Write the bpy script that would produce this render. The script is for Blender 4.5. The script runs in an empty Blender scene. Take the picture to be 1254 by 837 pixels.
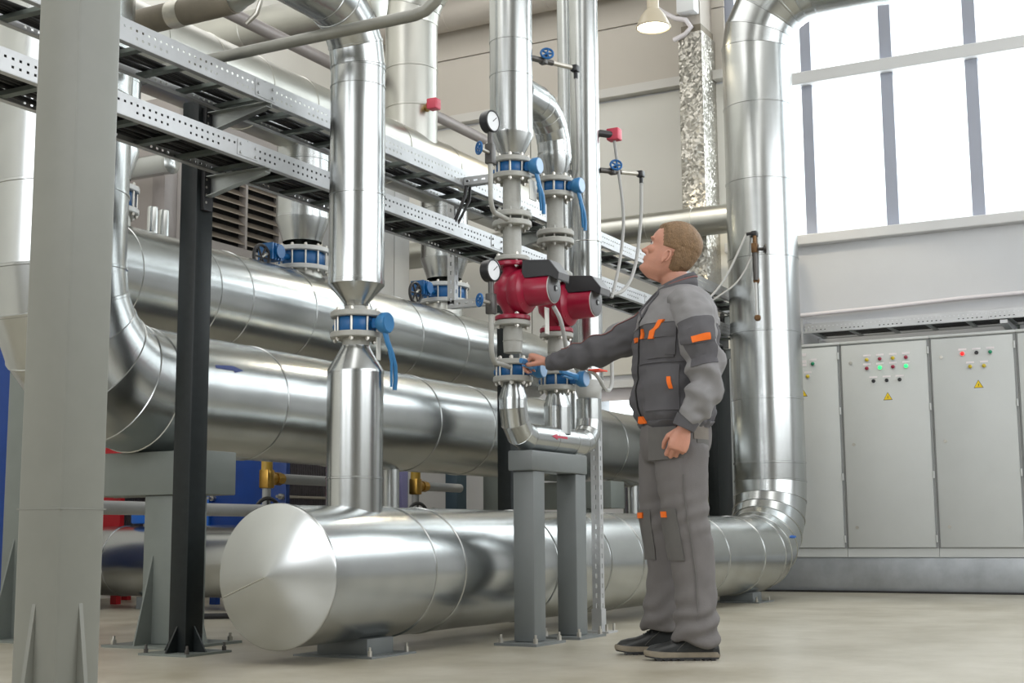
import bpy, bmesh, math, random
from mathutils import Vector as V, Matrix, noise
random.seed(7)
PI = math.pi
sc = bpy.context.scene
COL = sc.collection

# ---------------------------------------------------------------- camera
# world: X runs along the pipes towards the window wall, Y to the left, Z up
cam_d = bpy.data.cameras.new('camera')
cam = bpy.data.objects.new('camera', cam_d)
COL.objects.link(cam)
sc.camera = cam
W, H, F = 1254.0, 837.0, 1690.0
cam_d.sensor_fit = 'HORIZONTAL'
cam_d.sensor_width = 36.0
cam_d.lens = 36.0 * F / W
cam_d.clip_start = 0.05
def _ray(x, y):
    return V((x - W / 2, -(y - H / 2), -F)).normalized()
_x = _ray(1550, 650)                       # vanishing point of the pipes
_y = _ray(-2500, 677)                      # vanishing point of the window wall
_z = _x.cross(_y).normalized()
_y = _z.cross(_x)
cam.matrix_world = Matrix.Translation((0, 0, 0.5)) @ Matrix((_x, _y, _z)).to_4x4()

# ---------------------------------------------------------------- light
wd = bpy.data.worlds.new('overcast_sky')
sc.world = wd
wd.use_nodes = True
bg = wd.node_tree.nodes['Background']
bg.inputs['Color'].default_value = (0.93, 0.97, 1.0, 1)
bg.inputs['Strength'].default_value = 1.6
sc.view_settings.view_transform = 'Standard'
sc.view_settings.look = 'None'
sc.view_settings.exposure = 0.80
sc.view_settings.gamma = 1.0
sc.view_settings.use_curve_mapping = False

def area(name, loc, direction, sx, sy, power, col=(1, 1, 1)):
    l = bpy.data.lights.new(name, 'AREA')
    l.shape = 'RECTANGLE'
    l.size, l.size_y, l.energy, l.color = sx, sy, power, col
    o = bpy.data.objects.new(name, l)
    COL.objects.link(o)
    o.location = loc
    o.rotation_euler = V(direction).to_track_quat('-Z', 'Y').to_euler()
    return o
# daylight through the window wall and assumed side windows; roof and back lights added
area('daylight_window_wall', (12.75, 0.2, 5.1), (-1, 0, -0.15), 8.0, 3.4, 170, (0.95, 0.98, 1.0))
SIDE_WIN = [(1.2, 2.6), (4.0, 2.6), (6.8, 2.6), (9.6, 2.6)]  # unseen windows; width and spacing chosen for the pipe reflections
for cx, w in SIDE_WIN:
    area('daylight_side_window', (cx, -5.35, 4.1), (0, 1, -0.05), w, 4.0, 37, (0.98, 0.99, 1.0))
ROOF_FILL = [(2.6, 0.2), (2.6, 6.9)]  # added overhead fill strips below the closed ceiling
for cx, cy in ROOF_FILL:
    area('roof_fill_light', (cx, cy, 7.36), (0, 0, -1), 16.0, 2.4, 170, (1.0, 0.99, 0.97))
BACK_FILL = [(1.6, 3.4), (5.7, 3.4)]  # added behind the camera to brighten the faces turned towards it
for cy, w in BACK_FILL:
    area('back_fill_light', (-6.35, cy, 4.1), (1, 0, -0.05), w, 4.0, 62, (0.99, 0.99, 1.0))

# ---------------------------------------------------------------- materials
def mat(name, col, rough=0.5, metal=0.0, var=0.0, vscale=6.0, bump=0.0, bscale=30.0, stretch=(1, 1, 1),
        emit=None, estr=1.0, rvar=0.0, col2=None, rnd=0.0, spec=None, ndet=5):
    m = bpy.data.materials.new(name)
    m.use_nodes = True
    nt = m.node_tree
    b = nt.nodes['Principled BSDF']
    b.inputs['Base Color'].default_value = (*col, 1)
    b.inputs['Roughness'].default_value = rough
    b.inputs['Metallic'].default_value = metal
    if spec is not None:
        b.inputs['Specular IOR Level'].default_value = spec
    if emit:
        b.inputs['Emission Color'].default_value = (*emit, 1)
        b.inputs['Emission Strength'].default_value = estr
    need = var > 0 or bump > 0 or rvar > 0 or col2
    if need:
        tc = nt.nodes.new('ShaderNodeTexCoord')
        mp = nt.nodes.new('ShaderNodeMapping')
        mp.inputs['Scale'].default_value = stretch
        nt.links.new(tc.outputs['Object'], mp.inputs['Vector'])
    if var > 0 or rvar > 0 or col2:
        n = nt.nodes.new('ShaderNodeTexNoise')
        n.inputs['Scale'].default_value = vscale
        n.inputs['Detail'].default_value = ndet
        n.inputs['Roughness'].default_value = 0.6
        nt.links.new(mp.outputs['Vector'], n.inputs['Vector'])
        rp = nt.nodes.new('ShaderNodeMapRange')
        rp.inputs['From Min'].default_value = 0.3
        rp.inputs['From Max'].default_value = 0.7
        nt.links.new(n.outputs['Fac'], rp.inputs['Value'])
        mx = nt.nodes.new('ShaderNodeMix')
        mx.data_type = 'RGBA'
        c2 = col2 if col2 else tuple(c * (1 - var) for c in col)
        mx.inputs['A'].default_value = (*col, 1)
        mx.inputs['B'].default_value = (*c2, 1)
        nt.links.new(rp.outputs['Result'], mx.inputs['Factor'])
        last = mx.outputs['Result']
        if rnd > 0:
            oi = nt.nodes.new('ShaderNodeObjectInfo')
            r2 = nt.nodes.new('ShaderNodeMapRange')
            r2.inputs['To Min'].default_value = 1 - rnd
            r2.inputs['To Max'].default_value = 1.0
            nt.links.new(oi.outputs['Random'], r2.inputs['Value'])
            hs = nt.nodes.new('ShaderNodeHueSaturation')
            nt.links.new(last, hs.inputs['Color'])
            nt.links.new(r2.outputs['Result'], hs.inputs['Value'])
            last = hs.outputs['Color']
        nt.links.new(last, b.inputs['Base Color'])
        if rvar > 0:
            r3 = nt.nodes.new('ShaderNodeMapRange')
            r3.inputs['From Min'].default_value = 0.3
            r3.inputs['From Max'].default_value = 0.7
            r3.inputs['To Min'].default_value = rough - rvar
            r3.inputs['To Max'].default_value = rough + rvar
            nt.links.new(n.outputs['Fac'], r3.inputs['Value'])
            nt.links.new(r3.outputs['Result'], b.inputs['Roughness'])
    if bump > 0:
        n2 = nt.nodes.new('ShaderNodeTexNoise')
        n2.inputs['Scale'].default_value = bscale
        n2.inputs['Detail'].default_value = 2
        nt.links.new(mp.outputs['Vector'], n2.inputs['Vector'])
        bp = nt.nodes.new('ShaderNodeBump')
        bp.inputs['Strength'].default_value = bump
        bp.inputs['Distance'].default_value = 0.02
        nt.links.new(n2.outputs['Fac'], bp.inputs['Height'])
        nt.links.new(bp.outputs['Normal'], b.inputs['Normal'])
    return m

M = {}
M['galv'] = mat('galvanised_sheet', (0.575, 0.595, 0.59), 0.245, 1.0, 0.16, 2.6, rvar=0.02, ndet=2, rnd=0.14)
M['galv_duct'] = mat('dull_galvanised_sheet', (0.60, 0.60, 0.555), 0.34, 1.0, 0.14, 2.2, rvar=0.04, ndet=2, rnd=0.12)
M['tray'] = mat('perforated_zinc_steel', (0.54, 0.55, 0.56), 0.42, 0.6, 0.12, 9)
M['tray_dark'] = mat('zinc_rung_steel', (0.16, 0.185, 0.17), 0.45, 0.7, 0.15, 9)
M['column'] = mat('grey_column_paint', (0.215, 0.22, 0.195), 0.42, 0.0, 0.07, 12)
M['stand'] = mat('grey_stand_paint', (0.165, 0.18, 0.18), 0.42, 0.0, 0.06, 10)
M['support'] = mat('grey_green_support_paint', (0.17, 0.19, 0.175), 0.45, 0.0, 0.08, 8)
M['black_post'] = mat('black_post_paint', (0.012, 0.016, 0.017), 0.42, 0.0, 0.3, 30, spec=0.3)
M['bracket'] = mat('bracket_steel', (0.36, 0.38, 0.37), 0.4, 0.7, 0.15, 10)
M['flange'] = mat('grey_flange_paint', (0.40, 0.40, 0.37), 0.45, 0.0, 0.10, 25, 0.08, 90)
M['flange_light'] = mat('pale_grey_flange_paint', (0.58, 0.59, 0.58), 0.4, 0.1, 0.08, 25)
M['blue'] = mat('blue_valve_enamel', (0.008, 0.115, 0.33), 0.35, 0.0, 0.15, 20)
M['blue_lever'] = mat('blue_lever_enamel', (0.035, 0.19, 0.42), 0.35, 0.0, 0.15, 20)
M['blue_disc'] = mat('pale_blue_cap', (0.30, 0.45, 0.66), 0.35)
M['red'] = mat('crimson_pump_paint', (0.34, 0.010, 0.040), 0.30, 0.0, 0.15, 12, 0.03, 60)
M['red_flat'] = mat('red_panel_paint', (0.55, 0.01, 0.02), 0.4)
M['redbox'] = mat('red_sensor_housing', (0.55, 0.05, 0.09), 0.4)
M['black'] = mat('black_plastic', (0.018, 0.018, 0.020), 0.38)
M['motor_grey'] = mat('motor_end_grey', (0.15, 0.15, 0.155), 0.4)
M['rubber'] = mat('black_cable_rubber', (0.014, 0.014, 0.015), 0.5)
M['zinc'] = mat('zinc_bolt', (0.55, 0.53, 0.48), 0.38, 0.9, 0.2, 30)
M['steel_dark'] = mat('dark_valve_steel', (0.10, 0.095, 0.09), 0.4, 0.7)
M['brass'] = mat('brass_fitting', (0.55, 0.33, 0.08), 0.3, 1.0, 0.2, 20)
M['bronze'] = mat('dull_bronze', (0.17, 0.095, 0.045), 0.4, 0.8, 0.2, 20)
M['yellow_pipe'] = mat('ochre_painted_pipe', (0.50, 0.32, 0.05), 0.4)
M['grey_pipe'] = mat('grey_painted_pipe', (0.36, 0.37, 0.37), 0.45, 0.0, 0.1, 8)
M['mauve_pipe'] = mat('grey_mauve_steel_pipe', (0.33, 0.30, 0.29), 0.42, 0.2, 0.12, 6)
M['dusty_pipe'] = mat('dusty_grey_pipe', (0.28, 0.28, 0.25), 0.42, 0.4, 0.2, 9)
M['brown_wrap'] = mat('brown_foam_insulation', (0.23, 0.20, 0.15), 0.6, 0.0, 0.2, 9)
M['foil_tape'] = mat('foil_tape', (0.62, 0.60, 0.54), 0.4, 0.9, 0.2, 20)
M['cable'] = mat('grey_sensor_cable', (0.40, 0.40, 0.39), 0.45)
M['white'] = mat('white_enamel', (0.78, 0.79, 0.80), 0.4)
M['cream'] = mat('cream_lamp_enamel', (0.62, 0.55, 0.42), 0.35)
M['glow'] = mat('lamp_glow', (1, 0.95, 0.8), 0.5, emit=(1.0, 0.88, 0.62), estr=6.0)
M['dial'] = mat('gauge_dial', (0.72, 0.74, 0.76), 0.25)
M['cab'] = mat('cabinet_grey_paint', (0.55, 0.57, 0.565), 0.38, 0.0, 0.04, 4, 0.03, 60)
M['cab_gap'] = mat('cabinet_gap', (0.27, 0.28, 0.28), 0.6)
M['plinth'] = mat('plinth_zinc_sheet', (0.50, 0.53, 0.56), 0.42, 0.6, 0.25, 5, 0.12, 4)
M['wall_white'] = mat('white_wall_paint', (0.64, 0.65, 0.67), 0.65, 0.0, 0.05, 1.5, 0.03, 25)
M['wall_beige'] = mat('beige_wall_panel', (0.60, 0.555, 0.49), 0.6, 0.0, 0.05, 1.2, 0.02, 10)
M['wall_pale'] = mat('pale_wall_panel', (0.76, 0.745, 0.69), 0.6, 0.0, 0.05, 1.2, 0.02, 10)
M['wall_dim'] = mat('dim_hall_wall', (0.34, 0.335, 0.315), 0.7, 0.0, 0.05, 1.2)
M['ledge'] = mat('ledge_paint', (0.66, 0.64, 0.60), 0.5)
M['ceiling'] = mat('ceiling_sheet', (0.42, 0.41, 0.385), 0.7, 0.0, 0.06, 2)
M['mullion'] = mat('window_frame_grey', (0.36, 0.38, 0.45), 0.45)
M['sill'] = mat('window_sill_white', (0.66, 0.66, 0.66), 0.45)
M['louver'] = mat('louvre_slat_taupe', (0.26, 0.22, 0.175), 0.45, 0.2, 0.1, 8)
M['louver_frame'] = mat('louvre_frame_taupe', (0.34, 0.31, 0.29), 0.5)
M['dark'] = mat('dark_void', (0.02, 0.02, 0.02), 0.8)
M['duct_beige'] = mat('beige_coated_duct', (0.48, 0.44, 0.39), 0.4, 0.1, 0.05, 3)
M['hx_blue'] = mat('heat_exchanger_blue', (0.004, 0.045, 0.24), 0.4, 0.0, 0.2, 6)
M['hx_blue_light'] = mat('heat_exchanger_light_blue', (0.02, 0.13, 0.5), 0.4)
M['hx_plate'] = mat('heat_exchanger_plates', (0.20, 0.18, 0.20), 0.4, 0.6, 0.3, 40)
M['lilac'] = mat('lilac_panel', (0.27, 0.26, 0.47), 0.5)
M['panel_grey'] = mat('grey_wall_cabinet', (0.47, 0.48, 0.48), 0.5, 0.0, 0.05, 4)
M['bluegrey'] = mat('dark_teal_post', (0.04, 0.07, 0.09), 0.5)
M['yellow'] = mat('warning_yellow', (0.80, 0.56, 0.01), 0.5)
M['ink'] = mat('black_print', (0.01, 0.01, 0.01), 0.6)
M['tag'] = mat('white_tag', (0.80, 0.76, 0.78), 0.5)
M['lamp_yellow'] = mat('yellow_lamp_lens', (0.55, 0.42, 0.02), 0.25)
M['lamp_red'] = mat('unlit_red_lens', (0.26, 0.01, 0.04), 0.25)
M['lamp_green_off'] = mat('unlit_green_lens', (0.01, 0.22, 0.11), 0.25)
M['lit_green'] = mat('lit_green_lens', (0.02, 0.9, 0.2), 0.3, emit=(0.02, 1.0, 0.16), estr=0.9)
M['lit_red'] = mat('lit_red_lens', (0.9, 0.02, 0.02), 0.3, emit=(1.0, 0.01, 0.01), estr=1.0)
M['sticker_blue'] = mat('blue_arrow_print', (0.03, 0.06, 0.25), 0.5)
M['sticker_red'] = mat('red_arrow_print', (0.48, 0.03, 0.07), 0.5)
M['skin'] = mat('skin', (0.56, 0.27, 0.19), 0.48, 0.0, 0.12, 18, 0.05, 120)
M['skin'].node_tree.nodes['Principled BSDF'].inputs['Subsurface Weight'].default_value = 0.12
M['skin'].node_tree.nodes['Principled BSDF'].inputs['Subsurface Radius'].default_value = (0.012, 0.005, 0.003)
M['hair'] = mat('short_fair_hair', (0.27, 0.165, 0.085), 0.6, 0.0, 0.35, 60, 0.5, 260, stretch=(1, 1, 0.4))
M['brow'] = mat('brow_hair', (0.16, 0.09, 0.045), 0.7)
M['cloth_light'] = mat('light_grey_workwear', (0.235, 0.23, 0.235), 0.8, 0.0, 0.08, 14, 0.12, 350)
M['cloth_dark'] = mat('dark_grey_workwear', (0.098, 0.095, 0.104), 0.8, 0.0, 0.10, 14, 0.12, 350)
M['trouser'] = mat('grey_work_trouser_cloth', (0.150, 0.140, 0.138), 0.8, 0.0, 0.10, 12, 0.12, 350)
M['trouser_panel'] = mat('worn_trouser_panel', (0.125, 0.12, 0.115), 0.8, 0.0, 0.15, 12, 0.12, 350)
M['trouser_worn'] = mat('faded_trouser_seat', (0.205, 0.18, 0.155), 0.8, 0.0, 0.25, 9)
M['orange'] = mat('orange_trim_cloth', (0.85, 0.16, 0.01), 0.7)
M['piping'] = mat('dusky_red_piping', (0.25, 0.10, 0.09), 0.7)
M['leather'] = mat('black_shoe_leather', (0.016, 0.018, 0.018), 0.33, 0.0, 0.3, 25, 0.10, 120)
M['sole'] = mat('tan_grey_sole', (0.25, 0.215, 0.16), 0.7, 0.0, 0.25, 25)
M['eye'] = mat('eye_white', (0.7, 0.68, 0.65), 0.2)
M['orange_tag'] = mat('orange_red_tag', (0.85, 0.05, 0.01), 0.5)
M['white_paper'] = mat('paper_tag', (0.66, 0.66, 0.62), 0.6)

def floor_material():
    m = bpy.data.materials.new('beige_epoxy_floor')
    m.use_nodes = True
    nt = m.node_tree
    b = nt.nodes['Principled BSDF']
    tc = nt.nodes.new('ShaderNodeTexCoord')
    n = nt.nodes.new('ShaderNodeTexNoise'); n.inputs['Scale'].default_value = 1.6; n.inputs['Detail'].default_value = 8
    n.inputs['Roughness'].default_value = 0.65
    nt.links.new(tc.outputs['Object'], n.inputs['Vector'])
    cr = nt.nodes.new('ShaderNodeValToRGB')
    cr.color_ramp.elements[0].position = 0.35; cr.color_ramp.elements[0].color = (0.31, 0.28, 0.21, 1)
    cr.color_ramp.elements[1].position = 0.68; cr.color_ramp.elements[1].color = (0.475, 0.445, 0.37, 1)
    nt.links.new(n.outputs['Fac'], cr.inputs['Fac']); nt.links.new(cr.outputs['Color'], b.inputs['Base Color'])
    n2 = nt.nodes.new('ShaderNodeTexNoise'); n2.inputs['Scale'].default_value = 5; n2.inputs['Detail'].default_value = 6
    nt.links.new(tc.outputs['Object'], n2.inputs['Vector'])
    mr = nt.nodes.new('ShaderNodeMapRange'); mr.inputs['To Min'].default_value = 0.285; mr.inputs['To Max'].default_value = 0.40
    nt.links.new(n2.outputs['Fac'], mr.inputs['Value']); nt.links.new(mr.outputs['Result'], b.inputs['Roughness'])
    return m
M['floor'] = floor_material()

def foil_material():
    m = mat('crinkled_foil_wrap', (0.50, 0.48, 0.43), 0.36, 0.9, 0.12, 8)
    nt = m.node_tree; b = nt.nodes['Principled BSDF']
    tc = nt.nodes.new('ShaderNodeTexCoord')
    n = nt.nodes.new('ShaderNodeTexNoise'); n.inputs['Scale'].default_value = 7; n.inputs['Detail'].default_value = 4
    nt.links.new(tc.outputs['Object'], n.inputs['Vector'])
    wp = nt.nodes.new('ShaderNodeVectorMath'); wp.operation = 'MULTIPLY_ADD'; wp.inputs[1].default_value = (.12, .12, .12)
    nt.links.new(n.outputs['Color'], wp.inputs[0]); nt.links.new(tc.outputs['Object'], wp.inputs[2])
    vo = nt.nodes.new('ShaderNodeTexVoronoi'); vo.inputs['Scale'].default_value = 46
    nt.links.new(wp.outputs['Vector'], vo.inputs['Vector'])
    sb = nt.nodes.new('ShaderNodeVectorMath'); sb.operation = 'SUBTRACT'; sb.inputs[1].default_value = (.5, .5, .5)
    nt.links.new(vo.outputs['Color'], sb.inputs[0])
    ge = nt.nodes.new('ShaderNodeNewGeometry')
    ma = nt.nodes.new('ShaderNodeVectorMath'); ma.operation = 'MULTIPLY_ADD'; ma.inputs[1].default_value = (.75, .75, .75)
    nt.links.new(sb.outputs['Vector'], ma.inputs[0]); nt.links.new(ge.outputs['Normal'], ma.inputs[2])
    nm = nt.nodes.new('ShaderNodeVectorMath'); nm.operation = 'NORMALIZE'
    nt.links.new(ma.outputs['Vector'], nm.inputs[0]); nt.links.new(nm.outputs['Vector'], b.inputs['Normal'])
    return m
M['foil'] = foil_material()

def glass_material():
    m = bpy.data.materials.new('window_glass')
    m.use_nodes = True
    nt = m.node_tree
    nt.nodes.remove(nt.nodes['Principled BSDF'])
    t = nt.nodes.new('ShaderNodeBsdfTransparent'); t.inputs['Color'].default_value = (0.95, 0.97, 0.97, 1)
    g = nt.nodes.new('ShaderNodeBsdfGlossy'); g.inputs['Roughness'].default_value = 0.02
    mx = nt.nodes.new('ShaderNodeMixShader'); mx.inputs['Fac'].default_value = 0.06
    nt.links.new(t.outputs[0], mx.inputs[1]); nt.links.new(g.outputs[0], mx.inputs[2])
    nt.links.new(mx.outputs[0], nt.nodes['Material Output'].inputs['Surface'])
    return m
M['glass'] = glass_material()

# ---------------------------------------------------------------- helpers
def thing(name, label, cat, loc=(0, 0, 0), group=None):
    o = bpy.data.objects.new(name, None)
    o.empty_display_size = 0.1
    COL.objects.link(o)
    o.location = loc
    o['label'] = label; o['category'] = cat
    if group: o['group'] = group
    return o
def tag(o, label, cat, group=None, kind=None):
    o['label'] = label; o['category'] = cat
    if group: o['group'] = group
    if kind: o['kind'] = kind
    return o
def wloc(p):
    l = V((0, 0, 0))
    while p is not None:
        l = l + p.location
        p = p.parent
    return l
def frame(d):
    d = V(d).normalized()
    a = V((0, 0, 1)) if abs(d.z) < 0.9 else V((1, 0, 0))
    u = a.cross(d).normalized()
    return d, u, d.cross(u)

class MB:
    """collects shapes in world coordinates, then links them as one mesh object"""
    def __init__(s): s.v = []; s.f = []
    def add(s, vs, fs):
        b = len(s.v); s.v += [tuple(v) for v in vs]; s.f += [tuple(i + b for i in f) for f in fs]; return s
    def box(s, a, b):
        x0, y0, z0 = a; x1, y1, z1 = b
        return s.add([(x0,y0,z0),(x1,y0,z0),(x1,y1,z0),(x0,y1,z0),(x0,y0,z1),(x1,y0,z1),(x1,y1,z1),(x0,y1,z1)],
                     [(0,3,2,1),(4,5,6,7),(0,1,5,4),(1,2,6,5),(2,3,7,6),(3,0,4,7)])
    def bbox(s, a, b, c=0.006):               # box with chamfered edges
        bm = bmesh.new(); bmesh.ops.create_cube(bm, size=1)
        a = V(a); b = V(b); m = (a + b) / 2; d = b - a
        for v in bm.verts: v.co = V((m.x + v.co.x * d.x, m.y + v.co.y * d.y, m.z + v.co.z * d.z))
        bmesh.ops.bevel(bm, geom=list(bm.edges), offset=min(c, min(d) * 0.45), segments=2, profile=0.5, affect='EDGES')
        s.bm(bm); return s
    def bm(s, bm):
        bm.verts.index_update()
        s.add([v.co for v in bm.verts], [[v.index for v in f.verts] for f in bm.faces]); bm.free(); return s
    def rings(s, rings, cap0=True, cap1=True, closed=False):
        n = len(rings[0]); vs = [p for r in rings for p in r]; fs = []
        m = len(rings)
        for i in range(m if closed else m - 1):
            a = i * n; b = ((i + 1) % m) * n
            for j in range(n):
                k = (j + 1) % n
                fs.append((a + j, a + k, b + k, b + j))
        if not closed:
            if cap0: fs.append(tuple(range(n - 1, -1, -1)))
            if cap1: fs.append(tuple((m - 1) * n + j for j in range(n)))
        return s.add(vs, fs)
    def cyl(s, p0, p1, r0, r1=None, n=20, cap=True):
        p0 = V(p0); p1 = V(p1); r1 = r0 if r1 is None else r1
        d, u, w = frame(p1 - p0)
        R = [[p + (u * math.cos(2*PI*k/n) + w * math.sin(2*PI*k/n)) * r for k in range(n)] for p, r in ((p0, r0), (p1, r1))]
        return s.rings(R, cap, cap)
    def lathe(s, prof, org, axis=(0, 0, 1), n=32, cap=True):   # prof: (radius, height along axis)
        org = V(org); d, u, w = frame(axis)
        R = [[org + d * h + (u * math.cos(2*PI*k/n) + w * math.sin(2*PI*k/n)) * max(r, 1e-4) for k in range(n)] for r, h in prof]
        return s.rings(R, cap, cap)
    def tube(s, pts, r, n=10, cap=True):
        pts = [V(p) for p in pts]; R = []
        d = (pts[1] - pts[0]).normalized(); _, u, w = frame(d)
        for i, p in enumerate(pts):
            t = (pts[min(i + 1, len(pts) - 1)] - pts[max(i - 1, 0)]).normalized()
            u = (u - t * u.dot(t)).normalized(); w = t.cross(u)
            rr = r[i] if isinstance(r, (list, tuple)) else r
            R.append([p + (u * math.cos(2*PI*k/n) + w * math.sin(2*PI*k/n)) * rr for k in range(n)])
        return s.rings(R, cap, cap)
    def torus(s, c, axis, R, r, n=28, m=8):
        c = V(c); d, u, w = frame(axis); rr = []
        for k in range(n):
            e = u * math.cos(2*PI*k/n) + w * math.sin(2*PI*k/n)
            rr.append([c + e * (R + r * math.cos(2*PI*j/m)) + d * (r * math.sin(2*PI*j/m)) for j in range(m)])
        return s.rings(rr, closed=True)
    def sphere(s, c, r, n=16, m=10, sc=(1, 1, 1)):
        R = []
        for i in range(1, m):
            th = PI * i / m
            R.append([V(c) + V((r*sc[0]*math.sin(th)*math.cos(2*PI*k/n), r*sc[1]*math.sin(th)*math.sin(2*PI*k/n), -r*sc[2]*math.cos(th))) for k in range(n)])
        return s.rings(R)
    def prism(s, poly, ext):                  # polygon points + extrusion vector
        e = V(ext); n = len(poly); vs = [V(p) for p in poly] + [V(p) + e for p in poly]
        fs = [tuple(range(n - 1, -1, -1)), tuple(range(n, 2 * n))] + [(i, (i+1) % n, n + (i+1) % n, n + i) for i in range(n)]
        return s.add(vs, fs)
    def hexbolt(s, p, axis, r=0.009, h=0.012):
        return s.cyl(p, V(p) + V(axis).normalized() * h, r, n=6)
    def build(s, name, m, parent=None, smooth=40, kind=None, label=None):
        me = bpy.data.meshes.new(name)
        off = wloc(parent)
        me.from_pydata([(v[0]-off.x, v[1]-off.y, v[2]-off.z) for v in s.v], [], s.f)
        bm = bmesh.new(); bm.from_mesh(me); bmesh.ops.recalc_face_normals(bm, faces=bm.faces); bm.to_mesh(me); bm.free()
        for mm in (m if isinstance(m, list) else [m]): me.materials.append(mm)
        if smooth:
            me.polygons.foreach_set('use_smooth', [True] * len(me.polygons))
            me.set_sharp_from_angle(angle=math.radians(smooth))
        o = bpy.data.objects.new(name, me)
        COL.objects.link(o)
        if parent is not None: o.parent = parent
        if kind: o['kind'] = kind
        if label: o['label'] = label
        return o
def copy_tree(o, parent=None):
    c = o.copy(); COL.objects.link(c)
    if parent is not None: c.parent = parent
    for ch in list(o.children): copy_tree(ch, c)
    return c
def struct(name, mb, m, parent=None, smooth=None):
    o = mb.build(name, m, parent, smooth)
    o['kind'] = 'structure'
    return o
def arcpts(c, a, b, n):
    """points on the quarter arc about c from a to b"""
    c, a, b = V(c), V(a), V(b); e = a - c; f = b - c
    return [c + e * math.cos(PI/2*i/n) + f * math.sin(PI/2*i/n) for i in range(n + 1)]

def section(pA, nA, pB, nB, r, lip=True, n=56, rB=None):
    """one sheet-metal section between two mitre planes with a rolled bead at its start"""
    pA, pB = V(pA), V(pB); L = (pB - pA).length
    d, u, w = frame(pB - pA)
    rB = r if rB is None else rB
    def ring(p, nn, rr, sh):
        out = []
        for k in range(n):
            q = (u * math.cos(2*PI*k/n) + w * math.sin(2*PI*k/n)) * rr
            t = -(q.dot(nn)) / d.dot(nn)
            out.append(p + q + d * (t + sh))
        return out
    h = min(0.0045, r * 0.022); b = min(0.016, L * 0.2, r * 0.08)
    R = []
    if lip:
        R += [ring(pA, nA, r, 0), ring(pA, nA, r + h, b * 0.15), ring(pA, nA, r + h, b * 0.85), ring(pA, nA, r, b)]
    else:
        R += [ring(pA, nA, r, 0)]
    R += [ring(pB, nB, rB, 0)]
    if r > .06 and rB == r:                   # sheet metal is never quite true: shallow dents
        a_, b_ = R[-2], R[-1]; K = max(2, min(9, int(L / .09)))
        R = R[:-1] + [[p.lerp(q, i / K) for p, q in zip(a_, b_)] for i in range(1, K + 1)]
        for i in range(len(R)):
            for j, q in enumerate(R[i]):
                e = q - pA; e = (e - d * e.dot(d)).normalized()
                R[i][j] = q + e * (r * .0045 * (noise.noise(q * 3.1) + .6 * noise.noise(q * 7.3 + V((9, 2, 4)))))
    mb = MB(); mb.rings(R, False, False)
    return mb
def run(root, pts, r, m='galv', lips=True, name='cladding_section', n=56):
    pts = [V(p) for p in pts]; N = []
    for i in range(len(pts)):
        a = (pts[i] - pts[i-1]).normalized() if i > 0 else None
        b = (pts[i+1] - pts[i]).normalized() if i < len(pts) - 1 else None
        N.append((a + b).normalized() if a is not None and b is not None else (a if b is None else b))
    for i in range(len(pts) - 1):
        nm = name
        section(pts[i], N[i], pts[i+1], N[i+1], r, lips, n).build(nm, M[m], root, 45)
def lath(root, name, prof, org, m, axis=(0, 0, 1), n=40, cap=True, smooth=40, label=None):
    return MB().lathe(prof, org, axis, n, cap).build(name, M[m], root, smooth, label=label)
def cyl_decal(root, name, mt, cx, cy, cz, r, poly, theta, axis='X', label=None):
    """flat print (2-D polygon in metres, s along the pipe, t round it) wrapped on a pipe along X"""
    mb = MB()
    bm = bmesh.new()
    vs = [bm.verts.new((p[0], p[1], 0)) for p in poly]
    bm.faces.new(vs)
    bmesh.ops.triangulate(bm, faces=bm.faces)
    for v in bm.verts:
        a = theta + v.co.y / r
        v.co = V((cx + v.co.x, cy - (r + 0.0015) * math.cos(a), cz + (r + 0.0015) * math.sin(a)))
    mb.bm(bm)
    return mb.build(name, M[mt], root, None, label=label)
ARROW = [(-0.5, -0.10), (0.14, -0.10), (0.14, -0.26), (0.5, 0.0), (0.14, 0.26), (0.14, 0.10), (-0.5, 0.10)]

# ================================================================ the hall
XW, YL, YN, XB, ZC = 12.4, 8.6, -5.0, -6.0, 7.4
struct('floor', MB().box((XB - .3, YN - .3, -0.2), (XW + .3, YL + .3, 0)), M['floor'])
struct('ceiling', MB().box((XB - .3, YN - .3, ZC), (XW + .3, YL + .3, ZC + .2)), M['ceiling'])
w = MB(); ys = [YN - .3] + [q for c, s_ in BACK_FILL for q in (c - s_/2, c + s_/2)] + [YL + .3]  # openings cut for the added back lights
w.box((XB - .3, YN - .3, 0), (XB, YL + .3, 2.1)); w.box((XB - .3, YN - .3, 6.1), (XB, YL + .3, ZC))
for i in range(0, len(ys), 2): w.box((XB - .3, ys[i], 2.1), (XB, ys[i+1], 6.1))
struct('wall_back', w, M['wall_dim'])
struct('wall_left', MB().box((XB, YL, 0), (XW + .3, YL + .3, ZC)), M['wall_pale'])
# window wall: openings for the big window and the small low window
WY0, WY1, WZ0, WZ1 = -3.9, 4.32, 3.25, 6.9
w = MB()
SY0, SY1, SZ0, SZ1 = 5.20, 5.74, 1.50, 1.93
w.box((XW, YN, 0), (XW + .3, WY1, WZ0)); w.box((XW, YN, WZ1), (XW + .3, WY1, ZC)); w.box((XW, YN, WZ0), (XW + .3, WY0, WZ1))
w.box((XW, WY1, 0), (XW + .3, SY0, ZC)); w.box((XW, SY1, 0), (XW + .3, YL, ZC))
w.box((XW, SY0, 0), (XW + .3, SY1, SZ0)); w.box((XW, SY0, SZ1), (XW + .3, SY1, ZC))
wr = struct('wall_right', w, M['wall_white'])
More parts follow.
